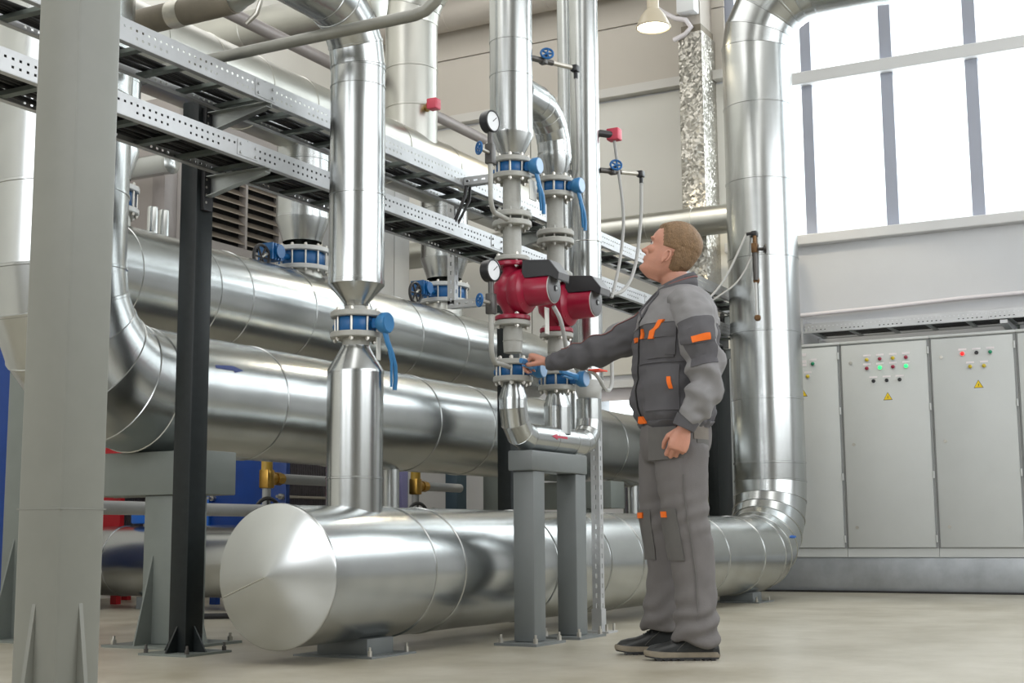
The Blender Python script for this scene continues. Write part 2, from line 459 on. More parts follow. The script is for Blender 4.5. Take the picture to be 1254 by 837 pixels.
# sandwich panels left of the foil-wrapped column
zs = [2.05, 3.45, 4.85]
for i in range(2):
    p = MB().bbox((XW - .03, 4.30, zs[i] + .006), (XW, 6.44, zs[i+1] - .006), .004).build('wall_panel', M['wall_pale'], wr, None); p['kind'] = 'structure'
    p = MB().bbox((XW - .03, 6.452, zs[i] + .006), (XW, YL - .01, zs[i+1] - .006), .004).build('wall_panel', M['wall_pale'], wr, None); p['kind'] = 'structure'
for a, b in ((4.97, 5.62), (5.62, 6.72), (6.72, 7.38)):
    p = MB().bbox((XW - .03, 4.30, a + .006), (XW, 6.44, b - .006), .004).build('wall_panel', M['wall_beige'], wr, None); p['kind'] = 'structure'
    p = MB().bbox((XW - .03, 6.452, a + .006), (XW, YL - .01, b - .006), .004).build('wall_panel', M['wall_beige'], wr, None); p['kind'] = 'structure'
struct('trim_1', MB().box((XW - .12, 4.30, 4.87), (XW, YL, 4.96)), M['ledge'])
# near wall (behind the photographer's right shoulder) with tall windows
w = MB(); xs = [XB] + [q for c, s_ in SIDE_WIN for q in (c - s_/2, c + s_/2)] + [XW + .3]
w.box((XB, YN - .3, 0), (XW + .3, YN, 2.1)); w.box((XB, YN - .3, 6.1), (XW + .3, YN, ZC))
for i in range(0, len(xs), 2): w.box((xs[i], YN - .3, 2.1), (xs[i+1], YN, 6.1))
struct('wall_near', w, M['wall_dim'])

# the big window
wn = thing('window_1', 'wide overexposed window above the grey cabinets, mullions and one transom', 'window', (XW, 2.0, WZ0))
del wn['category']; wn['kind'] = 'structure'
mul = [4.27, 3.52, 2.77, 2.02, 1.27, 0.52, -0.23, -0.98, -1.73, -2.48, -3.23, -3.88]
for y in mul:
    wdt = 0.055 if y not in (3.52,) else 0.05
    MB().box((XW + .02, y - wdt, WZ0), (XW + .12, y + wdt, WZ1)).build('mullion', M['mullion'], wn, None)
MB().bbox((XW - .06, WY0, 4.70), (XW + .15, WY1, 4.82), .01).build('transom', M['sill'], wn, None)
MB().box((XW + .02, WY0, WZ1 - .08), (XW + .12, WY1, WZ1)).build('head_rail', M['mullion'], wn, None)
MB().bbox((XW - .10, WY0, 3.15), (XW + .2, WY1 + .02, 3.245), .01).build('sill', M['sill'], wn, None)
for i in range(len(mul) - 1):
    for a, b in ((WZ0, 4.70), (4.82, WZ1 - .08)):
        MB().box((XW + .06, mul[i+1] + .055, a), (XW + .068, mul[i] - .055, b)).build('pane', M['glass'], wn, None)
for o in wn.children: o['kind'] = 'structure'
# the small low window behind the worker
w2 = thing('window_2', 'small low window in a white frame behind the worker', 'window', (XW, 5.47, SZ0))
del w2['category']; w2['kind'] = 'structure'
f = MB(); t = .07
f.box((XW - .05, SY0 - t, SZ0 - t), (XW + .1, SY1 + t, SZ0)); f.box((XW - .05, SY0 - t, SZ1), (XW + .1, SY1 + t, SZ1 + t))
f.box((XW - .05, SY0 - t, SZ0), (XW + .1, SY0, SZ1)); f.box((XW - .05, SY1, SZ0), (XW + .1, SY1 + t, SZ1))
f.build('window_frame', M['white'], w2, None)
MB().box((XW + .04, SY0, SZ0), (XW + .05, SY1, SZ1)).build('pane', M['glass'], w2, None)
MB().box((XW + .01, SY0, SZ1 - .12), (XW + .03, SY1, SZ1)).build('blind', M['tag'], w2, None)
for o in w2.children: o['kind'] = 'structure'

# ================================================================ insulated pipes
BY, BZ, BR = 3.46, 0.345, 0.284
# --- large pipe on the floor that turns up into the tall riser
t = thing('insulated_pipe', 'big sheet-clad floor pipe, capped at its left end, turning up at the right', 'pipe', (4.42, BY, 0.0))
EX = 10.744; ER = 0.56
pts = [(x, BY, BZ) for x in (4.43, 5.18, 5.43, 6.37, 7.02, 7.47, 8.2, 8.95, 9.7, EX - ER)]
pts += arcpts((EX - ER, BY, BZ + ER), (EX - ER, BY, BZ), (EX, BY, BZ + ER), 6)[1:]
pts += [(EX, BY, z) for z in (1.05, 1.56, 2.10, 2.71, 3.35, 3.99, 4.50)]
pts += arcpts((EX, BY - .5, 4.50), (EX, BY, 4.50), (EX, BY - .5, 5.0), 5)[1:]
pts += [(EX, y, 5.0) for y in (2.3, 1.6, 0.9, 0.2)]
run(t, pts, BR)
# shallow cone that closes the pipe, with its single lap seam
lath(t, 'end_cap', [(BR + .004, 0.012), (BR + .006, 0.004), (BR + .003, 0.0), (BR - .006, -0.004), (BR * .5, -0.034), (0.004, -0.066)], (4.43, BY, BZ), 'galv', (1, 0, 0), 96, smooth=20)
a = math.radians(206)   # lap seam towards lower left of the disc
c0 = V((4.43, BY, BZ)); dirv = V((0, math.cos(math.radians(18)), -math.sin(math.radians(18))))
MB().tube([c0 + V((-.0665, 0, 0)) + dirv * .006, c0 + V((-.0065, 0, 0)) + dirv * (BR - .006)], .0022, 6).build('lap_seam', M['galv_duct'], t)
# marker scribble on the elbow
sq = [(-.045, -.004), (-.032, .007), (-.022, -.006), (-.010, .008), (.0, -.005), (.012, .007), (.022, -.006), (.034, .006), (.046, -.002)]
pp = []
cxx, czz = EX - ER, BZ + ER
for sx, sz in sq:
    X, Z = 10.40 + sx * 1.1, 0.475 + sz
    dr = math.hypot(X - cxx, Z - czz) - ER
    pp.append((X, BY - math.sqrt(max(BR**2 - dr**2, 0)) - .003, Z))
MB().tube(pp, .006, 6).build('marker_scribble', M['hx_blue_light'], t, label='blue marker scribble')
# sensor well on the riser
sv = thing('sampling_valve', 'small brass valve with sight tube on the front of the tall riser', 'valve', (10.455, 3.43, 2.2))
vx, vy = 10.445, 3.425
for z in (2.20, 2.50): MB().lathe([(.026, -.05), (.026, .012), (.018, .018), (.018, .03), (.002, .03)], (vx + .02, vy + .005, z), (-.97, -.25, 0), 14).build('socket', M['bronze'], sv)
MB().cyl((vx - .012, vy, 2.22), (vx - .012, vy, 2.48), .011, n=12).build('sight_tube', M['flange_light'], sv)
MB().cyl((vx - .012, vy, 2.50), (vx - .012, vy, 2.72), .019, .023, n=12).build('dark_tube', M['steel_dark'], sv)
MB().bbox((vx - .036, vy - .024, 2.72), (vx + .012, vy + .024, 2.80), .006).cyl((vx - .012, vy, 2.80), (vx - .012, vy, 2.86), .016, n=12).build('valve_body', M['bronze'], sv)
MB().cyl((vx - .012, vy, 2.755), (vx + .018, vy - .075, 2.755), .009, n=10).build('spindle', M['steel_dark'], sv)
MB().torus((vx + .020, vy - .080, 2.755), (.37, -.93, 0), .030, .007, 20, 8).cyl((vx + .012, vy - .065, 2.755), (vx + .022, vy - .085, 2.755), .024, n=14).build('handwheel', M['steel_dark'], sv)
MB().bbox((vx - .034, vy - .022, 2.86), (vx + .010, vy + .022, 2.90), .008).cyl((vx - .012, vy, 2.885), (vx - .034, vy + .06, 2.875), .014, n=12).build('plug', M['black'], sv)
# feet: steel saddles on the floor
def saddle(x, label):
    s = thing('pipe_saddle', label, 'support', (x, BY, 0))
    MB().bbox((x - .10, BY - .13, .0), (x + .10, BY + .13, .075)).build('block', M['stand'], s)
    MB().box((x - .17, BY - .20, 0), (x + .17, BY + .20, .008)).build('base_plate', M['stand'], s)
    for dx in (-.14, .14):
        MB().cyl((x + dx, BY - .17, .008), (x + dx, BY - .17, .03), .010, n=6).cyl((x + dx, BY - .17, .03), (x + dx, BY - .17, .045), .005, n=8).build('anchor_bolt', M['zinc'], s)
    return s
saddle(4.98, 'grey steel block under the capped end of the big floor pipe')
saddle(9.95, 'steel block under the floor pipe just before it turns up')

# --- middle header with riser elbow on the left
MY, MZ, MR = 4.71, 1.205, 0.302
t = thing('insulated_pipe', 'middle horizontal sheet-clad pipe with blue arrow, curving up behind the front column', 'pipe', (4.45, MY, MZ))
MX = 4.41; R = 0.50
pts = [(MX, MY, z) for z in (3.9, 3.1, 2.52, 2.06)] + [(MX, MY, MZ + R)]
pts += arcpts((MX + R, MY, MZ + R), (MX, MY, MZ + R), (MX + R, MY, MZ), 5)[1:]
pts += [(x, MY, MZ) for x in (5.72, 6.5, 7.25, 7.93, 8.98, 10.1, 10.75, 11.5)]
run(t, pts, MR)
lath(t, 'end_cap', [(MR, 0), (MR * .5, .02), (.003, .03)], (11.5, MY, MZ), 'galv', (1, 0, 0), 48)
cyl_decal(t, 'flow_arrow', 'sticker_blue', 5.28, MY, MZ, MR, [(a * .21, b * .075) for a, b in ARROW], math.radians(23), label='blue printed flow arrow')
# --- upper header
UY, UZ, UR = 5.35, 1.885, 0.295
t = thing('insulated_pipe', 'upper horizontal sheet-clad pipe carrying the row of blue flanged valves', 'pipe', (4.95, UY, UZ))
run(t, [(x, UY, UZ) for x in (4.95, 5.32, 5.94, 6.22, 6.83, 7.45, 8.07, 8.70, 9.5, 10.1)], UR)
lath(t, 'end_cap', [(UR, 0), (UR * .5, -.02), (.003, -.03)], (4.95, UY, UZ), 'galv', (1, 0, 0), 48)
lath(t, 'end_cap', [(UR, 0), (UR * .5, .02), (.003, .03)], (10.1, UY, UZ), 'galv', (1, 0, 0), 48)
# --- top header behind the trays
TZ, TR = 3.225, 0.235
t = thing('insulated_pipe', 'topmost horizontal sheet-clad pipe running behind the upper cable tray', 'pipe', (5.2, UY, TZ))
run(t, [(x, UY, TZ) for x in (5.15, 5.53, 6.0, 6.45, 6.90, 7.5, 8.0, 8.7, 9.3, 10.0, 10.8)], TR, 'galv_duct')
lath(t, 'end_cap', [(TR, 0), (TR * .5, -.02), (.003, -.03)], (5.15, UY, TZ), 'galv_duct', (1, 0, 0), 40)
lath(t, 'end_cap', [(TR, 0), (TR * .5, .02), (.003, .03)], (10.8, UY, TZ), 'galv_duct', (1, 0, 0), 40)

def bolts(root, cx, cy, z0, z1, rr, n, name='bolts', m='zinc', r=.009):
    mb = MB()
    for k in range(n):
        a = 2 * PI * (k + .5) / n
        x, y = cx + rr * math.cos(a), cy + rr * math.sin(a)
        mb.cyl((x, y, z0 - .016), (x, y, z1 + .016), r * .55, n=8)
        mb.cyl((x, y, z0 - .012), (x, y, z0), r, n=6); mb.cyl((x, y, z1), (x, y, z1 + .012), r, n=6)
    o = mb.build(name, M[m], root); o['kind'] = 'stuff'
    return o
def flange(root, cx, cy, z0, z1, r, m='flange', name='flange', n=40):
    e = min(.004, (z1 - z0) * .3)
    return lath(root, name, [(r * .5, z0), (r - e, z0), (r, z0 + e), (r, z1 - e), (r - e, z1), (r * .5, z1)], (cx, cy, 0), m, n=n)

# --- the three branches between upper and top header, each with a blue wafer valve
def branch(x, r, zc, label, wheel):
    t = thing('branch_pipe', label, 'pipe', (x, UY, UZ + UR))
    zf = zc + .10
    run(t, [(x, UY, z) for z in (zf + .17, zf + .55, TZ - TR + .04)], r, n=44)
    lath(t, 'reducer_cone', [(r * .74, zf + .02), (r * .76, zf + .04), (r + .002, zf + .165), (r + .002, zf + .18)], (x, UY, 0), 'galv', cap=False, n=44)
    lath(t, 'outlet_neck', [(r * .80, UZ + UR - .06), (r * .78, zc - .055)], (x, UY, 0), 'galv_duct', cap=False)
    v = thing('wafer_valve', wheel[0], 'valve', (x, UY, zc))
    flange(v, x, UY, zc + .045, zc + .075, r * 1.07, 'flange_light')
    flange(v, x, UY, zc - .075, zc - .045, r * 1.07, 'flange_light')
    lath(v, 'valve_body', [(r * .86, zc - .045), (r * .90, zc - .03), (r * .90, zc + .03), (r * .86, zc + .045)], (x, UY, 0), 'blue')
    bolts(v, x, UY, zc - .075, zc + .075, r * .97, 12, r=.011)
    if wheel[1]:
        gx = x - r * 1.07 - .10
        MB().cyl((x - r * .9, UY, zc), (gx, UY, zc), .022).build('stem', M['blue'], v)
        g = MB().bbox((gx - .09, UY - .05, zc - .05), (gx + .04, UY + .05, zc + .045), .012); g.cyl((gx - .03, UY - .05, zc), (gx - .03, UY - .075, zc), .042)
        for k in range(4): g.box((gx - .095 + k * .028, UY - .058, zc - .055), (gx - .082 + k * .028, UY + .055, zc + .05))
        g.build('gearbox', M['blue'], v)
        hx = gx - .165
        MB().cyl((hx + .10, UY - .02, zc), (hx, UY - .03, zc - .055), .010).build('wheel_shaft', M['zinc'], v)
        zc -= .055; hw = MB().torus((hx, UY - .03, zc), (0, 1, 0), .075, .011, 32, 8)
        for k in range(3):
            a = PI * k / 3
            hw.cyl((hx - .075 * math.cos(a), UY - .03, zc - .075 * math.sin(a)), (hx + .075 * math.cos(a), UY - .03, zc + .075 * math.sin(a)), .007, n=8)
        hw.build('handwheel', M['black'], v)
    return t
branch(5.35, .15, 2.30, 'leftmost branch pipe above the upper header, half hidden by the front column', ('leftmost blue wafer valve on the upper header, beside the front column', False))
branch(7.06, .170, 2.265, 'branch pipe rising from the upper header just left of the near valve pipe', ('blue wafer valve with black handwheel below the louvre', True))
branch(8.835, .180, 2.31, 'branch pipe rising from the upper header to the left of the red pumps', ('rearmost blue wafer valve, left of the red pumps', True))

# --- big riser from the top header into the ceiling duct
t = thing('insulated_pipe', 'wide sheet-clad riser with small red sensor, just left of the pump pipes', 'pipe', (8.36, UY, TZ + TR))
pts = [(8.36, UY, z) for z in (TZ, 3.62, 3.92, 4.28)] + arcpts((8.36, UY - .42, 4.28), (8.36, UY, 4.28), (8.36, UY - .42, 4.70), 5)[1:]
pts += [(8.36, y, 4.70) for y in (4.3, 3.5, 2.7)]
run(t, pts, .195, 'galv_duct', n=48)
s = thing('flow_sensor', 'small red sensor with brass stub on the wide riser left of the pump pipes', 'sensor', (8.33, UY - .20, 3.60))
MB().cyl((8.30, UY - .17, 3.60), (8.25, UY - .23, 3.60), .03, n=14).build('socket', M['brass'], s)
MB().bbox((8.20, UY - .31, 3.56), (8.28, UY - .23, 3.64), .01).build('housing', M['redbox'], s)
# duct in the same direction further left
t = thing('insulated_duct', 'tarnished sheet-metal duct crossing high up behind the thin dusty pipe', 'duct', (8.36, 6.6, 4.53))
run(t, [(8.36, y, 4.53) for y in (8.58, 7.7, 6.9, 6.1, 5.62)], .16, 'galv_duct')
lath(t, 'end_cap', [(.16, 0), (.08, -.01), (.003, -.015)], (8.36, 5.62, 4.53), 'galv_duct', (0, 1, 0), 32)

# --- near vertical pipe with the blue lever valve
def lever_valve(root_label, cx, cy, zc, rf, gap, rb, hub_y, hub_r, lever, big=False, fm='flange', stub=True):
    """wafer valve on a vertical pipe; the stem leaves towards -Y"""
    v = thing('lever_valve', root_label, 'valve', (cx, cy, zc))
    th = .026
    flange(v, cx, cy, zc + gap / 2, zc + gap / 2 + th, rf, fm)
    flange(v, cx, cy, zc - gap / 2 - th, zc - gap / 2, rf, fm)
    lath(v, 'valve_body', [(rb * .95, zc - gap/2), (rb, zc - gap/2 + .006), (rb, zc + gap/2 - .006), (rb * .95, zc + gap/2)], (cx, cy, 0), 'blue')
    bolts(v, cx, cy, zc - gap/2 - th, zc + gap/2 + th, rf * .82, 8, r=.010)
    if stub:
        MB().cyl((cx - .0, cy + rb * .9, zc), (cx, cy + rf * 1.02, zc), .014, n=12).build('stub_shaft', M['blue'], v)
    st = MB().cyl((cx, cy - rb * .8, zc), (cx, hub_y + .03, zc), .019, n=14)
    st.bbox((cx - .024, cy - rf - .035, zc - .022), (cx + .024, cy - rf * .86, zc + .022), .005)
    st.build('stem', M['blue'], v)
    MB().lathe([(hub_r * .55, .055), (hub_r * .8, .045), (hub_r, .03), (hub_r, .004), (hub_r * .94, 0)], (cx, hub_y, zc), (0, 1, 0), 28).build('hub', M['blue_lever'], v)
    MB().cyl((cx, hub_y + .001, zc), (cx, hub_y - .003, zc), hub_r * .88, n=28).build('hub_cap', M['blue_disc' if not big else 'blue_lever'], v)
    L = [V((cx + a, hub_y + .02 + b, zc + c)) for a, b, c in lever]
    # flat tapered lever arm: a ribbon of oval rings
    def ribbon(P, wd, tk):
        R = []
        for i, p in enumerate(P):
            tt = (P[min(i+1, len(P)-1)] - P[max(i-1, 0)]).normalized()
            n_ = V((0, 1, 0)); s_ = tt.cross(n_).normalized()
            f_ = wd[i]
            R.append([p + s_ * (f_ * math.cos(2*PI*k/12)) + n_ * (tk * math.sin(2*PI*k/12)) for k in range(12)])
        return MB().rings(R)
    k = len(L)
    ribbon(L, [.020, .017, .014, .013, .013, .012][:k], .009).build('lever', M['blue_lever'], v)
    T = [L[1].lerp(L[2], .6) + V((-.012, 0, -.006)) if lever[-1][2] < -.1 else L[1].lerp(L[2], .6) + V((0, 0, -.014))]
    off = V((-.030, 0, .012)) if lever[-1][2] < -.1 else V((.02, 0, -.022))
    T += [L[2] + off * .8, L[3] + off, L[-1] + off * .9]
    ribbon(T, [.006, .006, .006, .005], .006).build('trigger', M['blue_lever'], v)
    return v
t = thing('insulated_pipe', 'near vertical sheet-clad pipe above the blue lever valve, bending left at its top', 'pipe', (4.96, BY, 1.49))
VX = 4.962
pts = [(VX, BY, z) for z in (1.612, 2.0, 2.50, 2.585)] + arcpts((VX - .26, BY, 2.60), (VX, BY, 2.60), (VX - .26, BY, 2.86), 4)[0:]
pts += [(x, BY, 2.86) for x in (4.4, 3.9, 3.4)]
run(t, pts, .123, n=48)
lath(t, 'reducer_cone', [(.052, 1.505), (.056, 1.522), (.125, 1.600), (.125, 1.615)], (VX, BY, 0), 'galv', cap=False)
lath(t, 'neck', [(.050, 1.47), (.050, 1.53)], (VX, BY, 0), 'flange')
t = thing('insulated_pipe', 'short vertical sheet-clad pipe between the big floor pipe and the near blue lever valve', 'pipe', (4.96, BY, .6))
run(t, [(VX, BY, z) for z in (.585, .745, 1.215)], .123, n=48)
lath(t, 'reducer_cone', [(.125, 1.205), (.125, 1.22), (.066, 1.318), (.064, 1.328)], (VX, BY, 0), 'galv', cap=False)
lath(t, 'neck', [(.060, 1.30), (.060, 1.37)], (VX, BY, 0), 'flange')
lever_valve('near blue lever valve between grey flanges on the left vertical pipe', VX, BY, 1.420, .113, .066, .088, BY - .172, .046,
            [(0, 0, -.03), (.015, -.004, -.08), (.050, -.006, -.13), (.078, -.004, -.18), (.088, 0, -.23), (.086, .003, -.285)], big=True)
tg = MB().box((VX + .0, BY - .113, 1.262), (VX + .028, BY - .108, 1.362)).build('paper_tag', M['white_paper'], None)
tg.rotation_euler = (0, .0, 0); tag(tg, 'narrow paper tag hanging below the near blue lever valve', 'tag')

# ================================================================ pump lines
PY = 3.05; P1 = 5.657; P2 = 6.118
def pump_line(x, first):
    nm = 'left' if first else 'right'
    # neck between top valve and pump
    a = thing('flanged_pipe', f'grey flanged pipe between the upper blue lever valve and the {nm} red pump', 'pipe', (x, PY, 2.0))
    rn = .043
    lath(a, 'upper_neck', [(rn, 2.0), (rn, 2.19)], (x, PY, 0), 'flange'); lath(a, 'lower_neck', [(rn, 1.79), (rn * 1.04, 1.87), (rn, 1.98)], (x, PY, 0), 'flange')
    flange(a, x, PY, 1.995, 2.022, .094); flange(a, x, PY, 1.952, 1.979, .094); bolts(a, x, PY, 1.952, 2.022, .076, 8, m='flange')
    flange(a, x, PY, 1.785, 1.808, .084)
    # pump
    p = thing('circulation_pump', f'{nm} crimson circulation pump with black terminal box and grey motor end', 'pump', (x, PY, 1.64))
    vb = MB().lathe([(.045, 1.52), (.046, 1.545), (.062, 1.575), (.088, 1.605), (.094, 1.64), (.088, 1.675), (.064, 1.705), (.046, 1.735), (.045, 1.765)], (x, PY, 0), n=36)
    vb.build('volute', M['red'], p)
    for z0, z1 in ((1.758, 1.780), (1.503, 1.525)): flange(p, x, PY, z0, z1, .084, 'red')
    bolts(p, x, PY, 1.764, 1.806, .068, 4, r=.011); bolts(p, x, PY, 1.478, 1.52, .068, 4, name='bolts', r=.011)
    lath(p, 'motor_flange', [(.080, .01), (.105, -.02), (.108, -.05), (.104, -.066), (.076, -.086)], (x, PY - .01, 1.637), 'red', (0, 1, 0), 44)
    lath(p, 'motor_housing', [(.076, 0), (.073, -.03), (.071, -.118), (.069, -.124)], (x, PY - .092, 1.637), 'red', (0, 1, 0), 44)
    for k in range(4):
        an = PI/4 + PI/2*k
        MB().cyl((x + .088 * math.cos(an), PY - .07, 1.637 + .088 * math.sin(an)), (x + .088 * math.cos(an), PY - .086, 1.637 + .088 * math.sin(an)), .008, n=6).build('motor_bolt', M['red'], p)
    e = lath(p, 'motor_end', [(.0675, 0), (.066, -.008), (.056, -.012), (.016, -.013)], (x, PY - .214, 1.637), 'motor_grey', (0, 1, 0), 40)
    MB().torus((x, PY - .216, 1.637), (0, 1, 0), .0668, .003, 40, 6).build('end_rim', M['flange_light'], p)
    MB().cyl((x, PY - .225, 1.637), (x, PY - .232, 1.637), .014, n=20).build('vent_plug', M['black'], p)
    MB().cyl((x, PY - .230, 1.637), (x, PY - .234, 1.637), .007, n=14).build('vent_screw', M['flange_light'], p)
    tb = MB().prism([(x - .058, PY - .080, 1.690), (x - .058, PY - .225, 1.690), (x - .058, PY - .268, 1.665), (x - .058, PY - .272, 1.700), (x - .058, PY - .222, 1.764), (x - .058, PY - .085, 1.776)], (.116, 0, 0))
    tb.build('terminal_box', M['black'], p, None)
    MB().prism([(x - .054, PY - .2690, 1.672), (x - .054, PY - .2735, 1.702), (x - .054, PY - .2245, 1.764), (x - .054, PY - .2215, 1.7605)], (.108, 0, 0)).build('terminal_cover', M['motor_grey'], p, None)
    for k in range(3): MB().box((x - .056, PY - .11 - k * .035, 1.722), (x - .052, PY - .118 - k * .035, 1.752)).build('cable_gland', M['black'], p)
    MB().cyl((x + .02, PY - .05, 1.535), (x + .02, PY - .058, 1.58), .02, n=14).build('drain_boss', M['red'], p)
    # lower neck
    b = thing('flanged_pipe', f'short grey pipe below the {nm} red pump', 'pipe', (x, PY, 1.4))
    flange(b, x, PY, 1.476, 1.500, .084)
    lath(b, 'lower_neck', [(rn, 1.35), (rn * 1.06, 1.39), (rn * 1.06, 1.45), (rn * .98, 1.48)], (x, PY, 0), 'flange')
    MB().torus((x, PY, 1.405), (0, 0, 1), .045, .003, 32, 6).build('weld_bead', M['flange'], b)
pump_line(P1, True); pump_line(P2, False)
HANG = [(0, 0, -.02), (.010, -.004, -.055), (.030, -.006, -.095), (.060, -.004, -.13), (.080, 0, -.17), (.084, .003, -.215)]
lever_valve('upper blue lever valve above the left red pump, lever hanging', P1, PY, 2.235, .094, .052, .072, PY - .150, .040, HANG)
lever_valve('upper blue lever valve above the right red pump, lever hanging', P2, PY, 2.243, .094, .052, .072, PY - .150, .040, HANG)
LEV = [(-.01, 0, .0), (-.06, 0, .008), (-.09, 0, .016), (-.12, 0, .020), (-.15, 0, .022), (-.185, 0, .022)]
lever_valve('lower blue lever valve whose lever the worker is gripping', P1, PY, 1.262, .094, .052, .072, PY - .160, .040, LEV)
lever_valve('lower blue lever valve beneath the right red pump, lever turned back', P2, PY, 1.262, .094, .052, .072, PY - .160, .040,
            [(.0, .0, .0), (-.05, .012, .008), (-.09, .018, .014), (-.13, .02, .018), (-.16, .02, .02), (-.20, .02, .02)])
# pipe above the left pump, with the branch elbow to the right one
t = thing('insulated_pipe', 'sheet-clad vertical pipe above the left red pump', 'pipe', (P1, PY, 2.41))
run(t, [(P1, PY, z) for z in (2.405, 2.690, 2.86, 3.4, 4.2)], .1035, n=48)
lath(t, 'reducer_cone', [(.060, 2.300), (.062, 2.31), (.106, 2.400), (.106, 2.412)], (P1, PY, 0), 'galv', cap=False)
lath(t, 'neck', [(.046, 2.28), (.046, 2.33)], (P1, PY, 0), 'flange')
t = thing('insulated_pipe', 'sheet-clad elbow linking the left pump pipe to the right pump', 'pipe', (P2, PY, 2.42))
pts = [(P1 + .07, PY, 2.64), (P2 - .215, PY, 2.64)] + arcpts((P2 - .215, PY, 2.43), (P2 - .215, PY, 2.64), (P2, PY, 2.43), 5)[1:] + [(P2, PY, 2.405)]
run(t, pts, .085, n=44)
lath(t, 'reducer_cone', [(.058, 2.305), (.060, 2.315), (.088, 2.40), (.088, 2.412)], (P2, PY, 0), 'galv', cap=False)
lath(t, 'neck', [(.046, 2.285), (.046, 2.33)], (P2, PY, 0), 'flange')
# collecting pipe below the pumps
HZ = 0.963; HR = 0.0655; P3 = 6.485
t = thing('insulated_pipe', 'small sheet-clad U-shaped collecting pipe with red arrow below the two pumps', 'pipe', (P1, PY, HZ - HR))
pts = [(P1, PY, 1.135), (P1, PY, 1.09)] + arcpts((P1 + .125, PY, HZ + .125), (P1, PY, HZ + .125), (P1 + .125, PY, HZ), 3)[1:]
pts += [(x, PY, HZ) for x in (6.02, 6.24, P3 - .125)] + arcpts((P3 - .125, PY, HZ + .125), (P3 - .125, PY, HZ), (P3, PY, HZ + .125), 3)[1:] + [(P3, PY, 1.20)]
run(t, pts, HR, n=40)
run(t, [(P2, PY, HZ + .03), (P2, PY, 1.14)], HR, n=40)
for x in (P1, P2):
    lath(t, 'reducer_cone', [(HR + .002, 1.125), (HR + .002, 1.14), (.046, 1.205), (.046, 1.212)], (x, PY, 0), 'galv', cap=False)
    lath(t, 'neck', [(.043, 1.19), (.043, 1.225)], (x, PY, 0), 'flange')
cyl_decal(t, 'flow_arrow', 'sticker_red', 6.01, PY, HZ, HR, [(-a * .17, b * .055) for a, b in ARROW], math.radians(8), label='red printed flow arrow')
# right-hand tall pipe
t = thing('insulated_pipe', 'tall plain sheet-clad pipe right of the red pumps, red sensor box on its side', 'pipe', (P3, PY, 1.2))
run(t, [(P3, PY, z) for z in (1.285, 2.03, 2.6, 3.5, 4.2)], .0775, n=48, lips=False)
MB().torus((P3, PY, 2.03), (0, 0, 1), .0775, .003, 48, 6).build('seam_ring', M['galv'], t)
lath(t, 'reducer_cone', [(.052, 1.195), (.056, 1.205), (.080, 1.285), (.080, 1.295)], (P3, PY, 0), 'flange_light', cap=False)
t = thing('insulated_pipe', 'slim sheet-clad pipe half hidden behind the tall plain pipe right of the pumps', 'pipe', (6.80, 3.30, .6))
run(t, [(6.80, 3.30, z) for z in (.55, 1.5, 2.6, 4.2)], .058, n=36)

# ---- little valves, gauges and sensors
def gauge(cx, cy, cz, label, wheel_label):
    g = thing('pressure_gauge', label, 'gauge', (cx, cy, cz))
    ax = V((-.14, -.99, .0)).normalized()       # face turned towards the right
    c = V((cx, cy, cz))
    MB().lathe([(.030, -.030), (.050, -.026), (.052, .0), (.052, .018), (.046, .020), (.045, .014)], c, ax, 32).build('case', M['black'], g)
    MB().cyl(c + ax * .014, c + ax * .016, .0445, n=32).build('dial', M['dial'], g)
    d, u, w = frame(ax)
    MB().cyl(c + ax * .0165, c + ax * .0165 + (u * .6 + w * .5).normalized() * .034, .0018, n=6).build('needle', M['ink'], g)
    MB().cyl(c + V((0, 0, -.05)), c + V((0, 0, -.16)), .013, n=12).build('stem', M['steel_dark'], g)
    v = thing('needle_valve', wheel_label, 'valve', (cx, cy, cz - .16))
    MB().bbox((cx - .020, cy - .020, cz - .20), (cx + .020, cy + .020, cz - .105), .005).build('valve_body', M['steel_dark'], v)
    MB().cyl((cx, cy, cz - .15), (cx - .10, cy + .0, cz - .15), .009, n=12).build('spindle', M['zinc'], v)
    wx = cx - .105
    hw = MB().torus((wx, cy, cz - .15), (.8, -.5, 0), .027, .0055, 24, 8)
    d, u, w = frame((.8, -.5, 0))
    for k in range(5):
        a = 2 * PI * k / 5
        hw.cyl(V((wx, cy, cz - .15)), V((wx, cy, cz - .15)) + (u * math.cos(a) + w * math.sin(a)) * .027, .0045, n=6)
    hw.build('handwheel', M['blue'], v)
    pts = [(cx, cy, cz - .2), (cx, cy, cz - .34)] + [(cx + .07 * (1 - math.cos(a)), cy + .02 * (1 - math.cos(a)), cz - .34 - .07 * math.sin(a)) for a in (PI/8, PI/4, 3*PI/8, PI/2)] 
    pts += [(P1 - .04, PY - .02, cz - .415)]
    MB().tube(pts, .0115, 12).build('siphon_tube', M['flange'], v)
gauge(5.36, 3.0, 2.385, 'round pressure gauge beside the pipe above the left red pump', 'small needle valve with blue handwheel under the upper pressure gauge')
gauge(5.36, 3.0, 1.688, 'round pressure gauge beside the left red pump body', 'small needle valve with blue handwheel beside the left red pump')

